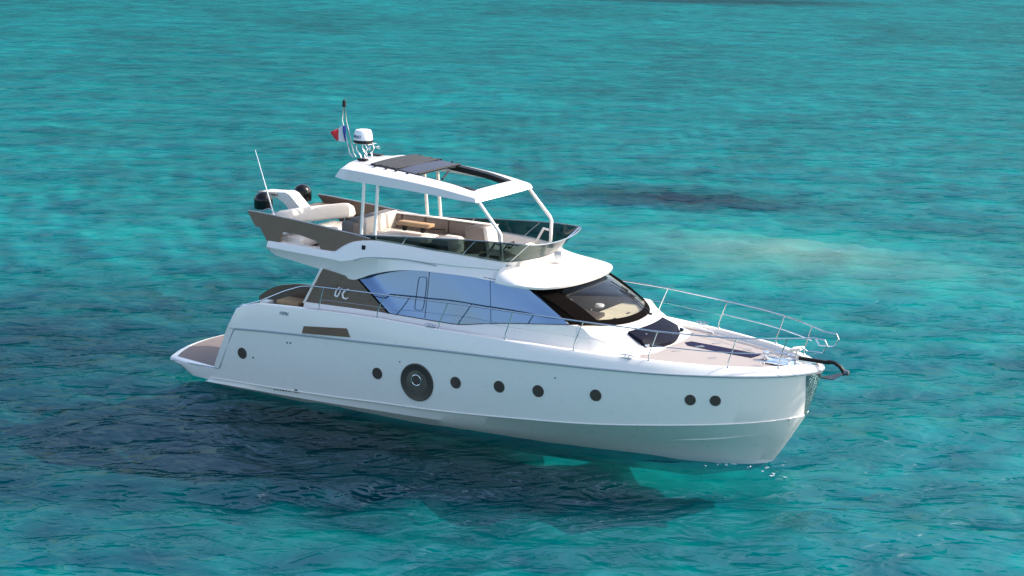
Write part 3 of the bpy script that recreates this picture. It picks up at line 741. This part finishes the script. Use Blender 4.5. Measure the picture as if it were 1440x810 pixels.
for sg in (-1, 1):
    t_in = [(x, sg*(topY(x)-.22), float(AT(x))-.0) for x in xs]; t_in2 = [(x, sg*(topY(x)-.24), 3.72) for x in xs]
    tp = [(x, sg*topY(x), float(AT(x))) for x in xs]
    tp2 = [(x, sg*(topY(x)+.06), float(AT(x))-.05) for x in xs]
    cz = lambda x: float(np.interp(x, [3.4, 5.9, 6.3, 7.2, 7.8, 8.5, 9.7, 10.5], [3.85, 3.78, 3.87, 4.02, 4.06, 4.05, 4.07, 4.06]))
    zc = lambda x: min(cz(x), float(AT(x))-.04)
    # steep sides: the crease stands only a little outside the top edge
    cY = lambda x: topY(x)+.06+min(.11, .34*(float(AT(x))-.05-zc(x)))
    bY = lambda x: max(1.74, min(botY(x), cY(x)+.40*(zc(x)-float(BL(x)))))
    bo = [(x, sg*bY(x), float(BL(x))) for x in xs]
    ce = [(x, sg*cY(x), zc(x)) for x in xs]
    ce2 = [(x, sg*(cY(x)-.02), zc(x)-.03) for x in xs]
    bi = [(x, sg*(botY(x)-.22), float(BL(x))+.03) for x in xs]; bc = [(x, 0, max(3.5, float(BL(x))+.03)) for x in xs]
    fb.loft([t_in2, t_in, tp, tp2, ce, ce2, bo, bi, bc])
    ends = [q[0] for q in (t_in2, t_in, tp, tp2, ce, ce2, bo, bi, bc)]; fb.add(ends+[(3.44, 0, 3.72)], [list(range(len(ends)))+[len(ends)]])
fly = part(fb, 'flybridge_moulding', 'gel', angle=38)
fl = MB(); fl.loft([[(x, -topY(x)+.22, 3.78) for x in np.linspace(3.44, 10.4, 20)], [(x, topY(x)-.22, 3.78) for x in np.linspace(3.44, 10.4, 20)]])
part(fl, 'flybridge_floor', 'platteak')
# dark groove on the side arch, small round light
gv = MB(); gv.tube([(x, -(cY(x)+.004), z+.03) for x, z in ((6.28, 3.83), (6.6, 3.93), (7.18, 3.995), (7.83, 4.02), (8.3, 4.0), (8.7, 3.97))], .012, 6, smooth=30); sub(gv, 'style_groove', 'groove', fly)
ll = MB(); ll.box((6.52, -1.795, 4.20), (.11, .03, .12), .03); sub(ll, 'side_light', 'black', fly)

# eyebrow roof ahead of the flybridge
LF = [(10.42, 1.78), (10.75, 1.86), (11.05, 1.90), (11.34, 1.90), (11.66, 1.80), (11.9, 1.55), (12.06, 1.25), (12.19, .75), (12.24, .25), (12.25, 0)]
half = curve3([(x, -y, 3.83) for x, y in LF], 40); lip = np.concatenate([half, mir(half)[::-1][1:]])
A_ = curve3([(10.42, -1.62, 4.07), (10.52, -1.40, 4.13), (10.72, -.95, 4.15), (10.86, -.45, 4.16), (10.9, 0, 4.16)], 40); coam = np.concatenate([A_, mir(A_)[::-1][1:]])
A_ = curve3([(10.42, -1.64, 4.05), (10.44, -1.56, 4.10), (10.48, -1.42, 4.13), (10.62, -.97, 4.115), (10.72, -.45, 4.105), (10.75, 0, 4.10)], 40); aft = np.concatenate([A_, mir(A_)[::-1][1:]])
ey = MB(); edge_k = np.clip(np.abs(np.linspace(-1, 1, len(aft)))*2.2-1.2, 0, 1)[:, None]; R1 = aft*.66+lip*.34; R1[:, 2] += .025; R2 = aft*.3+lip*.7; R2[:, 2] += .03; R3 = aft*.08+lip*.92; R3[:, 2] += .018
und = lip.copy(); und[:, 2] -= .055; und[:, 0] -= .02; undb = und.copy(); undb[:, 1] *= .88; undb[:, 0] -= .22; undb[:, 2] += .015
flr = aft.copy(); flr[:, 2] = 3.8
ey.loft([aft, R1, R2, R3, lip, und, undb, flr])
part(ey, 'eyebrow_roof', 'gel', angle=40)
bx = MB(); u2 = und.copy(); u2[:, 2] -= .012; u2[:, 1] *= .965; u2[:, 0] -= .06; u3 = u2.copy(); u3[:, 2] -= .05; u3[:, 0] -= .03; bx.loft([u2[14:-14], u3[14:-14]]); part(bx, 'roof_seal', 'frame_blk')
sl = MB(); sl.lathe([(.0, 0), (.07, .0), (.075, .05), (.03, .07)], (11.12, .12, 4.17), (0, 0, 1), 16); sl.lathe([(0, -.12), (.10, -.12), (.12, -.06), (.12, .1), (.09, .12), (0, .12)], (11.16, .12, 4.25), (1, 0, .1), 20)
part(sl, 'searchlight', 'radarwhite')

# taupe wing panels with the cut-out
for sg in (-1, 1):
    wgp = MB()
    Ya = lambda z: sg*(1.70-.10*(z-4.0)/.7)
    outer = [(2.67, 4.69), (2.97, 4.685), (3.55, 4.655), (4.17, 4.615), (4.81, 4.57), (5.59, 4.50), (6.17, 4.455), (6.6, 4.40), (6.60, 4.375), (6.33, 4.345), (6.11, 4.30), (5.87, 4.18), (5.67, 4.04), (5.57, 3.985), (5.3, 3.975)]
    cut_edge = [(5.11, 3.98), (5.03, 4.09), (4.93, 4.17), (4.39, 4.265), (3.80, 4.275), (3.86, 4.2), (3.80, 4.10), (3.80, 3.985)]
    tail = [(3.38, 3.99), (3.12, 4.315), (2.98, 4.315)]
    poly = outer+cut_edge+tail
    P = [(x, Ya(z), z) for x, z in poly]
    # triangulate the outline, then give it thickness
    bm = bmesh.new(); vs = [bm.verts.new(p) for p in P]; f = bm.faces.new(vs); bmesh.ops.triangulate(bm, faces=[f])
    bm.verts.index_update(); tris = [[q.index for q in fc.verts] for fc in bm.faces]; bm.free()
    Q = [(p[0], p[1]-.07*sg, p[2]) for p in P]; n = len(P)
    wgp.add(P+Q, tris+[[n+i for i in t][::-1] for t in tris]+[[i, (i+1) % n, n+(i+1) % n, n+i] for i in range(n)])
    wing = part(wgp, 'wing_panel', 'taupe', angle=20)
    cp = MB(); cp.tube([(x, Ya(z)-.035*sg, z+.006) for x, z in outer[:8]], .022, 6); sub(cp, 'capping', mat('pale_capping', (.42, .40, .39), .4), wing)

# ---- wind deflector
dfl = MB(); half_b = curve3([(6.45, -1.60, 4.36), (7.0, -1.62, 4.385), (7.74, -1.60, 4.36), (8.38, -1.58, 4.33), (9.63, -1.50, 4.285), (10.3, -1.40, 4.235), (10.52, -1.28, 4.225), (10.72, -.85, 4.225), (10.82, -.4, 4.225), (10.85, 0, 4.225)], 70)
half_t = curve3([(6.17, -1.60, 4.46), (7.0, -1.61, 4.525), (7.74, -1.61, 4.585), (8.6, -1.60, 4.65), (9.63, -1.59, 4.72), (10.6, -1.53, 4.755), (11.0, -1.44, 4.755), (11.16, -.95, 4.69), (11.22, -.45, 4.66), (11.23, 0, 4.65)], 70)
hb_ = np.concatenate([half_b, mir(half_b)[::-1][1:]]); ht_ = np.concatenate([half_t, mir(half_t)[::-1][1:]])
dfl.loft([hb_*(1-k)+ht_*k for k in (0, .33, .67, 1)]); defl = part(dfl, 'wind_deflector', 'smoke', angle=50)
# coaming that carries the deflector round the front, leaning outwards like the glass
sel = hb_[(hb_[:, 0] > 9.9)]; o_ = sel-np.array([9.4, 0, 0]); o_[:, 2] = 0; o_ /= np.linalg.norm(o_, axis=1)[:, None]
q2 = sel+o_*.02; q2[:, 2] += .004; q1 = sel-o_*.05; q1[:, 2] = 4.05; q3 = sel-o_*.06; q3[:, 2] += .004; q4 = sel-o_*.08; q4[:, 2] = 3.8
cf = MB(); cf.loft([q1, q2, q3, q4]); part(cf, 'front_coaming', 'gel', angle=40)
ef = MB(); ef.tube(ht_, .015, 6); sub(ef, 'top_edge', mat('steel_blue_edge', (.22, .27, .30), .25, metal=.6), defl)
bs = MB()
for i in (14, 36, 52, -15, -37, -53): bs.tube([hb_[i], ht_[i+3 if i > 0 else i-3]], .014, 5)
sub_each(bs, 'brace', 'steel', defl)

# ---- aft flybridge: satellite domes, lid arch, curved sun pad, whip aerial
for (x, y, z) in ((2.93, -1.25, 4.74), (2.62, .9, 4.62)):
    r_ = .25
    prof = [(.15, -.08), (r_*.97, -.06), (r_, .02), (r_*1.0, .12)]+[(r_*math.cos(a), .15+r_*.95*math.sin(a)) for a in np.linspace(.05, 1.5, 10)]+[(0.004, .15+r_*.95)]
    part(MB().lathe(prof, (x, y, z+.06), (0, 0, 1), 32), 'satellite_dome', 'gloss_black')
sh = MB(); sh.box((3.3, 0, 4.47), (1.1, 3.0, .06), .02); part(sh, 'aft_shelf', 'taupe'); sh = MB(); sh.box((3.75, 0, 3.95), (.9, 2.7, .3), .1); part(sh, 'aft_locker', 'gel')
ar = MB()
prof = [(2.2, 5.0), (2.74, 5.03), (2.98, 5.05), (3.12, 5.0), (3.50, 4.66), (3.62, 4.45), (3.3, 4.45), (3.14, 4.55), (2.98, 4.72), (2.74, 4.86), (2.4, 4.9)]
P1 = [(x, -.36, z) for x, z in prof]; ar.slab(P1, (0, .42, 0))
part(ar, 'aft_arch', 'gel', angle=30)
fin = MB(); fin.box((2.42, -.3, 4.97), (.62, .3, .06), .02); part(fin, 'arch_fin', 'greycloth')
sp_ = MB(); cpts = curve3([(3.30, -1.36, 4.52), (3.58, -1.25, 4.58), (3.86, -.85, 4.61), (4.16, -.05, 4.60), (4.42, .72, 4.575)], 26)
ring_rows = []
for a in np.linspace(0, 2*math.pi, 17)[:-1]:
    ca, sa = math.cos(a), math.sin(a); ca = np.sign(ca)*abs(ca)**.6; sa = np.sign(sa)*abs(sa)**.6
    hgt = np.interp(np.linspace(0, 1, 26), [0, .12, .5, .94, .985, 1], [.07, .16, .185, .19, .17, .12])[:, None]
    ring_rows.append(cpts + np.array([[.10, -.03, 0]])*ca + np.array([[-.42, .14, 1.0]])*sa*hgt)
sp_.loft(ring_rows+[ring_rows[0]])
for i in (0, -1): sp_.add([q[i] for q in ring_rows], [list(range(16))])
part(sp_, 'aft_seat_back', 'cushion', angle=60)
po = MB()
for (x, y) in ((4.32, .45), (3.98, -.5)): po.tube([(x, y+.04, 3.8), (x, y+.04, 4.58)], .022, 8)
part_each(po, 'seat_support', 'steel')
sb = MB(); sb.box((5.0, -.85, 3.83), (1.0, 1.0, .10), .05, Matrix.Rotation(R(14), 4, 'Z')); part(sb, 'sun_pad', 'cushion')
an = MB(); an.tube([(3.48, -1.5, 4.60), (2.86, -1.5, 6.32)], [.022, .016, .012, .009], 8); an.lathe([(.04, 0), (.04, .1), (.02, .14)], (3.49, -1.5, 4.56), (-.34, 0, .94), 12)
part(an, 'whip_aerial', 'radarwhite')
hr = MB(); hr.tube([(2.98, -1.45, 4.68), (3.25, -1.45, 4.80), (3.5, -1.45, 4.69)], .014, 6); part(hr, 'grab_rail', 'steel')

# ---- flybridge furniture
sofa = MB()
sofa.box((6.75, 1.02, 3.98), (3.5, .72, .34), .06)
for k in range(5): sofa.box((5.28+k*.735, 1.36, 4.29), (.72, .2, .44), .06)
sf = part(sofa, 'sofa', 'beige')
tp_ = MB(); tp_.box((6.75, 1.37, 4.525), (3.62, .19, .03), .012); sub(tp_, 'back_trim', 'cushion', sf)
as_ = MB(); as_.box((5.16, .55, 4.30), (.34, 1.7, .56), .07).box((5.1, -.35, 4.27), (.42, .3, .46), .07); part(as_, 'aft_sofa', 'greycloth')
ac = MB(); ac.box((5.40, .62, 4.34), (.12, 1.5, .50), .05); part(ac, 'aft_sofa_facing', 'cushion')
cu_ = MB(); cu_.box((6.28, .42, 4.10), (1.62, .95, .17), .05); bs_ = MB(); bs_.box((6.28, .42, 3.9), (1.55, .88, .26), .02)
lounge = part(cu_, 'lounge_cushion', 'cushion'); sub(bs_, 'lounge_base', 'greycloth', lounge)
tt_ = MB(); tt_.box((6.50, .62, 4.44), (1.0, .34, .085), .012); tb = part(tt_, 'folding_table', 'tableteak')
tf = MB(); tf.box((6.25, .5, 4.33), (.1, .1, .14), .01).box((6.82, .5, 4.33), (.1, .1, .14), .01).tube([(6.9, .75, 4.33), (7.35, .75, 4.36)], .02, 8); sub_each(tf, 'table_foot', 'black', tb)
s2 = MB(); s2.box((7.72, .30, 4.05), (.55, .8, .46), .08).box((8.02, .15, 4.02), (.2, .7, .24), .05); part(s2, 'corner_seat', 'cushion')
hs = MB(); hs.box((8.80, .12, 4.42), (.60, .52, .64), .08, Matrix.Rotation(R(-5), 4, 'Y')); hseat = part(hs, 'helm_bench', 'beige')
hf_ = MB(); hf_.box((9.14, .12, 4.45), (.13, .50, .62), .05, Matrix.Rotation(R(-10), 4, 'Y')); sub(hf_, 'back_cushion', 'cushion', hseat)
hf_ = MB(); hf_.box((9.50, .15, 4.16), (.66, .70, .2), .06); sub(hf_, 'seat_cushion', 'cushion', hseat)
hp = MB(); hp.box((9.35, .1, 3.92), (.8, .6, .28), .03); sub(hp, 'bench_base', 'beige', hseat)
co = MB(); co.box((10.15, -.05, 4.02), (.55, 1.4, .5), .08).box((10.22, -.05, 4.28), (.42, 1.3, .12), .05, Matrix.Rotation(R(18), 4, 'Y')); con = part(co, 'helm_console', 'dash')
sw_ = MB(); ctr = Vector((9.85, -.2, 4.36)); qq = Vector((0, 0, 1)).rotation_difference(Vector((-.8, 0, .6))).to_matrix()
sw_.tube([ctr+qq @ Vector((.19*math.cos(a), .19*math.sin(a), 0)) for a in np.linspace(0, 6.283, 28, endpoint=False)], .016, 6, close=True)
for a in (.5, 2.6, 4.7): sw_.tube([ctr, ctr+qq @ Vector((.19*math.cos(a), .19*math.sin(a), 0))], .012, 6)
sw_.tube([ctr, (10.03, -.2, 4.2)], .03, 8); sub(sw_, 'steering_wheel', 'dark', con)
ds = MB(); ds.box((10.45, 0, 4.16), (.55, 2.2, .14), .05).box((9.9, -1.1, 4.1), (.5, .2, .12), .04); part(ds, 'front_shelf', 'cushion')
wt = MB(); wt.box((7.75, -.95, 4.05), (1.3, .42, .5), .04).box((8.0, -1.05, 4.32), (.5, .12, .05), .02); part(wt, 'wet_bar', 'dark')
st2 = MB(); st2.box((6.85, -.9, 4.0), (.28, .3, .42), .03); part(st2, 'bar_stool', 'cushion')

# ---- hardtop
n1, n2 = 44, 24
def half_loop(stb, fwd, aftp):
    """starboard edge aft->fwd, front edge to port, port edge fwd->aft, aft edge back"""
    S_ = curve3(stb, n1); Fq = np.array([(p[0], p[1], p[2]) for p in fwd]); Fh = curve3(np.array([S_[-1]]+list(map(tuple, Fq))), n2)
    Fh = np.concatenate([Fh, mir(Fh)[::-1][1:]]); A_ = curve3([S_[0]]+aftp, n2); A_ = np.concatenate([mir(A_)[1:][::-1] if False else mir(A_), A_[::-1][1:]])
    Pm = mir(S_)[::-1]
    return np.concatenate([S_[:-1], Fh[:-1], Pm[:-1], A_[:-1]])
lowL = half_loop([(5.27, -1.30, 5.83), (5.6, -1.38, 5.80), (6.02, -1.42, 5.79), (6.9, -1.45, 5.765), (8.18, -1.45, 5.71), (9.02, -1.44, 5.655), (9.60, -1.40, 5.63)], [(9.75, -.9, 5.67), (9.83, -.4, 5.69), (9.85, 0, 5.70)], [(5.1, -.7, 5.86), (5.05, 0, 5.88)])
topL = half_loop([(5.55, -.88, 6.13), (5.85, -1.0, 6.17), (6.15, -1.07, 6.16), (7.24, -1.12, 6.08), (7.95, -1.13, 6.01), (8.58, -1.13, 5.93), (9.42, -1.12, 5.765)], [(9.56, -.8, 5.80), (9.64, -.4, 5.825), (9.66, 0, 5.835)], [(5.40, -.45, 6.18), (5.36, 0, 6.20)])
midL_ = lowL*.5+topL*.5; k_out = (midL_-np.array([7.5, 0, 0])); midL_[:, 0] += k_out[:, 0]*.018; midL_[:, 1] += k_out[:, 1]*.06; midL_[:, 2] += .01
mid0 = lowL.copy(); mid0[:, 1] *= .975; mid0[:, 2] = lowL[:, 2]*.28+topL[:, 2]*.72; mid0[:, 0] = np.where(lowL[:, 0] < 5.6, lowL[:, 0]*.45+topL[:, 0]*.55, lowL[:, 0]); mid0[lowL[:, 0] > 9.5, 0] -= .05; mid0[lowL[:, 0] > 9.5, 2] -= .01; mid1 = mid0*.72+topL*.28; mid1[:, 2] += .022
opnL = half_loop([(6.12, -.99, 6.185), (6.5, -1.0, 6.165), (7.24, -1.02, 6.10), (7.95, -1.02, 6.03), (8.58, -1.01, 5.955), (9.22, -.98, 5.83)], [(9.26, -.6, 5.85), (9.30, 0, 5.865)], [(6.12, -.5, 6.215), (6.12, 0, 6.225)])
opnD = opnL.copy(); opnD[:, 2] -= .15
undL = lowL.copy(); undL[:, 0] = 7.5+(undL[:, 0]-7.5)*.965; undL[:, 1] *= .93; undL[:, 2] += .02
opnU = opnL.copy(); opnU[:, 2] -= .16
htb = MB(); loops = [undL, lowL, mid0, mid1, topL, opnL, opnD, undL]
htb.loft([np.concatenate([q, q[:1]]) for q in loops])
hard = part(htb, 'hardtop', 'hardtop', angle=24)
# black runners inside the opening
rn = MB(); ins = opnL.copy(); ins[:, 1] *= .985; ins[:, 2] += .004
S1 = [p for p in ins if p[1] > .8 and p[0] > 6.1]; S1 = sorted(map(tuple, S1), key=lambda p: p[0])
for k0 in (0,):
    A1 = np.array(S1); B1 = A1.copy(); B1[:, 1] -= .19; C1 = B1.copy(); C1[:, 2] -= .13; D1 = A1.copy(); D1[:, 2] -= .13
    A1[:, 2] += .012; B1[:, 2] += .004; rn.loft([A1, B1, C1, D1]); A2, B2, C2, D2 = map(mir, (A1, B1, C1, D1)); A2[:, 2] -= .05; B2[:, 2] -= .05; rn.loft([A2, B2, C2, D2])
rn.box((9.10, -.88, 5.845), (.32, .14, .05), .01, Matrix.Rotation(R(11), 4, 'Y'))
rn.tube([(7.60, -.96, 5.98), (7.85, .0, 5.90), (7.62, .96, 6.02)], .03, 6) if False else None
sub(rn, 'runner', 'black', hard)
def top_z(x): return float(np.interp(x, [6.1, 6.5, 7.24, 7.95, 8.58, 9.22], [6.185, 6.165, 6.10, 6.03, 5.955, 5.83]))
def canvas(x0, x1, n, m, name, lift=.035, fold=.018):
    mb = MB(); rows_ = []
    for i, x in enumerate(np.linspace(x0, x1, n)):
        f_ = fold*abs(math.sin(i*math.pi/4)); rows_.append([(x, y, top_z(x)+lift+.03*(1-y*y)+f_) for y in np.linspace(-.99, .99, 13)])
    mb.loft(rows_); mb.loft([[(p[0], p[1], p[2]-.06) for p in q] for q in rows_]); 
    for q in (rows_[0], rows_[-1]): mb.loft([q, [(p[0], p[1], p[2]-.06) for p in q]])
    for j in (0, -1): mb.loft([[q[j] for q in rows_], [(q[j][0], q[j][1], q[j][2]-.06) for q in rows_]])
    return sub(mb, name, m, hard)
canvas(6.16, 6.98, 17, 'slat', 'folded_canvas', .035, .02); canvas(7.0, 7.62, 5, 'slatblue', 'sliding_panel', .028, .0)
sc = MB()
for x in (6.35, 6.7, 7.0, 7.35): sc.box((x, -1.06, top_z(x)+.02), (.06, .06, .05), .01).box((x, 1.05, top_z(x)+.03), (.06, .05, .04), .01)
sc.tube([(7.62, -.98, top_z(7.62)+.04), (7.62, .98, top_z(7.62)+.04)], .03, 6).tube([(6.99, -.98, top_z(7)+.06), (6.99, .98, top_z(7)+.06)], .018, 6)
sc.tube([(7.75, .25, 6.02), (8.0, -.45, 5.93)], .03, 6)
sub_each(sc, 'track_fitting', 'black', hard)
# posts
for sg in (-1, 1):
    for x in (6.28, 6.70):
        part(MB().tube([(x+.02, sg*1.56, 3.95), (x, sg*1.55, 4.5), (x-.03, sg*1.40, 5.80)], .045, 10), 'hardtop_post', 'gel')
    part(MB().tube([(9.58, sg*1.24, 5.62), (10.2, sg*1.27, 4.95), (10.25, sg*1.265, 4.86), (10.26, sg*1.22, 4.2)], .045, 10), 'hardtop_strut', 'gel')
    part(MB().tube([(10.20, sg*1.22, 4.62), (10.05, sg*1.22, 4.64), (9.80, sg*1.22, 4.2)], .035, 8), 'strut_brace', 'gel')

# radar, mast, lights, flag
ra = MB(); ra.lathe([(.02, 0), (.24, 0), (.262, .03), (.262, .075), (.25, .085)], (5.25, 0, 6.555), (0, 0, 1), 36); rad = part(ra, 'radar', 'black')
rd = MB(); rd.lathe([(.25, .08), (.254, .10), (.238, .22), (.22, .31), (.195, .345), (.12, .36), (.004, .362)], (5.25, 0, 6.555), (0, 0, 1), 40); radome = sub(rd, 'radome', 'radarwhite', rad)
def wrap_text(body, size, z0, ang0, rf, m, parent):
    me = text_mesh(body, size, .001, .002); 
    for vtx in me.vertices:
        x, y, zz = vtx.co; z = z0+y; r_ = rf(z)+.004+zz; a = ang0+x/rf(z0); vtx.co = (5.25+r_*math.cos(a), r_*math.sin(a), z)
    o = finish('maker_lettering', me, m, None); o.parent = parent; return o
rf = lambda z: float(np.interp(z-6.555, [.10, .22, .31], [.254, .238, .22]))
wrap_text('SIMRAD', .10, 6.735, R(-110), rf, 'bluelet', rad)
ms = MB(); ms.tube([(4.98, -.06, 6.14), (4.86, -.06, 6.25), (4.72, -.05, 6.72), (4.60, -.03, 7.10), (4.62, 0, 7.45)], .018, 8).tube([(4.98, .06, 6.14), (4.90, .06, 6.25), (4.78, .05, 6.72), (4.68, .03, 7.10), (4.66, 0, 7.45)], .018, 8)
mast = part(ms, 'mast', 'steel')
sub(MB().lathe([(.03, 0), (.055, .01), (.055, .07), (.05, .08), (.05, .15), (.03, .17), (.01, .2)], (4.64, 0, 7.45), (0, 0, 1), 16), 'masthead_light', 'black', mast)
lgx = MB()
for sg in (-1, 1): lgx.tube([(5.12, sg*.14, 6.55), (5.14, sg*.14, 6.38), (5.26, sg*.14, 6.24), (5.30, sg*.14, 6.14)], .022, 8).tube([(5.42, sg*.16, 6.55), (5.48, sg*.16, 6.42), (5.40, sg*.16, 6.28), (5.44, sg*.18, 6.13)], .022, 8)
lgx.box((5.3, 0, 6.545), (.5, .4, .02), .005)
sub(lgx, 'radar_bracket', 'chrome', rad)
hn = MB(); hn.lathe([(.02, 0), (.03, .05), (.05, .1), (.05, .12)], (5.50, -.2, 6.46), (1, 0, 0), 12).lathe([(.02, 0), (.03, .05), (.05, .1), (.05, .12)], (5.58, .1, 6.46), (1, 0, 0), 12); part_each(hn, 'horn', 'chrome')
bp_ = MB(); bp_.box((5.62, -.55, 6.215), (.28, .14, .06), .02).box((5.35, .35, 6.22), (.5, .22, .03), .01); part_each(bp_, 'mast_plate', 'black')

# ---- guard rails
RW = lambda x: max(.33, float(np.interp(x, [2.8, 5, 8, 11.3, 13.15, 14.96, 16.0, 16.74, 17.4, 17.9, 18.25], [2.30, 2.38, 2.42, 2.38, 2.26, 1.95, 1.68, 1.40, 1.0, .62, .34])))
RZ = lambda x: float(np.interp(x, [2.95, 3.65, 4.45, 5.0, 5.35, 6.66, 9.5, 11.3, 13.15, 14.96, 16.74, 17.6, 18.25], [2.29, 2.53, 2.90, 3.10, 3.15, 3.20, 3.27, 3.29, 3.28, 3.24, 3.22, 3.22, 3.23]))
rails = []
BASES = [(5.55, 5.70), (7.36, 7.59), (9.20, 9.46), (11.09, 11.29), (12.92, 13.15), (14.76, 14.96), (16.55, 16.74), (17.55, 17.72)]
for sg in (-1, 1):
    xs = np.r_[np.linspace(2.95, 5.4, 18), np.linspace(5.6, 16.5, 40), np.linspace(16.6, 18.22, 20)]
    P = [(x, sg*RW(x), RZ(x)) for x in xs]
    P = P+[(18.50, sg*.36, 3.22), (18.56, sg*.36, 3.10), (18.46, sg*.36, 2.91), (18.08, sg*.36, 2.89), (17.95, sg*.45, 3.0)]
    rail = part(MB().tube(P, .0175, 8), 'guard_rail', 'steel')
    xm = np.linspace(14.85, 17.75, 26); lo = MB().tube([(x, sg*(RW(x)+.01), .5*(RZ(x)+ZS(min(x, 18.2)))+.02) for x in xm], .012, 6); sub(lo, 'lower_rail', 'steel', rail)
    wi = MB().tube([(x, sg*(RW(x)+.01), .45*RZ(x)+.55*float(ZS(x))+.02) for x in np.linspace(5.62, 14.85, 30)], .004, 5); sub(wi, 'guard_wire', 'steel', rail)
    for xb, xt in BASES:
        yb = float(np.interp(xb, sheer[:, 0], -sheer[:, 1]))-.06; zb = float(ZS(min(xb, 18.2)))+.02
        s_ = MB().tube([(xb, sg*yb, zb-.02), (xb+.0, sg*yb, zb+.14), (xt, sg*RW(xt), RZ(xt))], .0145, 8).lathe([(.035, 0), (.035, .012), (.018, .03)], (xb, sg*yb, zb-.003), (0, 0, 1), 12)
        sub(s_, 'stanchion', 'steel', rail)
    bolt = MB().lathe([(.03, 0), (.045, .02), (.02, .05), (.035, .12), (.03, .13)], (2.98, sg*2.2, 2.2), (0, 0, 1), 12); part(bolt, 'quarter_cleat', 'steel')
# bow fittings
wd = MB(); wd.lathe([(.10, 0), (.10, .05), (.05, .07), (.045, .13), (.085, .15), (.085, .19), (.03, .2)], (16.85, .12, 2.42), (0, 0, 1), 20); wd.box((17.1, .1, 2.45), (.38, .2, .08), .02).box((17.35, .02, 2.46), (.3, .14, .1), .02)
part(wd, 'windlass', 'chrome')
bp2 = MB(); bp2.slab([(16.95, -.25, 2.425), (17.75, -.2, 2.425), (17.75, .3, 2.425), (16.95, .45, 2.425)], (0, 0, .015)); part(bp2, 'bow_plate', 'chrome')
for (x, y) in ((17.0, .62), (17.0, -.45), (17.3, .55)):
    mb = MB(); z = 2.44; mb.tube([(x-.14, y, z+.07), (x+.14, y, z+.07)], .014, 8).tube([(x-.05, y, z-.01), (x-.05, y, z+.07)], .014, 8).tube([(x+.05, y, z-.01), (x+.05, y, z+.07)], .014, 8); part(mb, 'bow_cleat', 'chrome')
nl = MB(); nl.box((17.62, .12, 2.78), (.3, .3, .08), .03, Matrix.Rotation(R(-14), 4, 'Y')); nl.tube([(17.6, .1, 2.44), (17.62, .12, 2.76)], .02, 8); part(nl, 'bow_step', 'cushion')
ro = MB(); ro.tube([(16.9, .12, 2.50), (17.3, .05, 2.49), (17.75, 0, 2.55)], .014, 6); part(ro, 'anchor_chain', 'steel')
anc = MB()
anc.box((18.12, 0, 2.60), (.78, .07, .085), .01)
anc.tube([(18.45, 0, 2.62), (18.62, 0, 2.62), (18.76, 0, 2.55), (18.85, 0, 2.46), (18.9, 0, 2.36)], [.05, .05, .05, .055, .05], 8)
anchor = part(anc, 'anchor', 'black')
fk = MB()
for sg in (-1, 1): fk.slab([(18.98, 0, 2.47), (18.93, sg*.08, 2.44), (18.68, sg*.20, 2.27), (18.28, 0, 2.215), (18.70, 0, 2.32)], (0, 0, -.02))
fk.box((18.92, 0, 2.42), (.16, .10, .12), .03)
sub(fk, 'fluke', mat('galvanised_iron', (.16, .15, .17), .4, metal=.7), anchor)
rol = MB(); rol.box((17.95, .1, 2.53), (.5, .02, .1), .008).box((17.95, -.1, 2.53), (.5, .02, .1), .008); part_each(rol, 'bow_roller', 'chrome')

# quarter lettering on the bulwark
me = text_mesh('HPIK', .115, .002, .004)
for vtx in me.vertices:
    x = 4.50+vtx.co.x*1.2; z = 2.325+vtx.co.y; t = (z-ZR(x))/(ZS(x)-ZR(x)); vtx.co = (x, -(W(x)-t*.105+.012+.012+vtx.co.z), z)
o = finish('quarter_lettering', me, 'letter', None); o.parent = yacht; o.matrix_parent_inverse = Matrix.Translation(-Vector((9, 0, 0)))

# ensign flying from the mast
fg = MB(); nu, nv = 14, 7
def flagp(u, v): return (4.78-.48*u+.05*v-.03*math.sin(6*u)+.09*u*v, -.10-.07*math.sin(8*u+2*v)-.02*v, 6.98-.40*v-.20*u**1.5-.05*math.sin(5*u)*v+.12*u*v)
def flag_part(u0, u1, m):
    mb = MB(); rows_ = [[flagp(u, v) for v in np.linspace(0, 1, nv)] for u in np.linspace(u0, u1, 6)]; mb.loft(rows_); mb.loft([[(p[0], p[1]+.006, p[2]) for p in q] for q in rows_]); return mb
flag = thing('ensign_flag', 'small blue, white and red flag fluttering from the mast behind the radar', 'flag', (4.75, -.1, 6.8))
for (a, b_, m, nm) in ((0, .13, 'blue', 'blue_stripe'), (.13, .66, 'white', 'white_stripe'), (.66, 1, 'red', 'red_stripe')):
    o = flag_part(a, b_, m).build(nm, m); o.parent = flag; o.matrix_parent_inverse = Matrix.Translation(-flag.location)

# little flecks of foam by the stem
fo = MB()
for k in range(26):
    t = rng.uniform(0, 1); x = 17.0+rng.normal(.15, .55); y = rng.normal(-.55, .45)-.2*abs(x-17.1)
    if abs(y) < float(wlW(min(x, 17.2)))+.05 and x < 17.25: continue
    s_ = rng.uniform(.005, .018); z = float(wave_height(x, y))
    fo.lathe([(s_*.3, -.004), (s_, .0), (s_*.8, .010), (s_*.2, .014)], (x, y, z), (0, 0, 1), 7, (rng.uniform(1, 6), rng.uniform(.6, 2), 1))
foam = fo.build('sea_foam', mat('white_foam', (.8, .82, .82), .8)); foam['kind'] = 'stuff'; foam['label'] = 'flecks of white foam on the water under the stem'
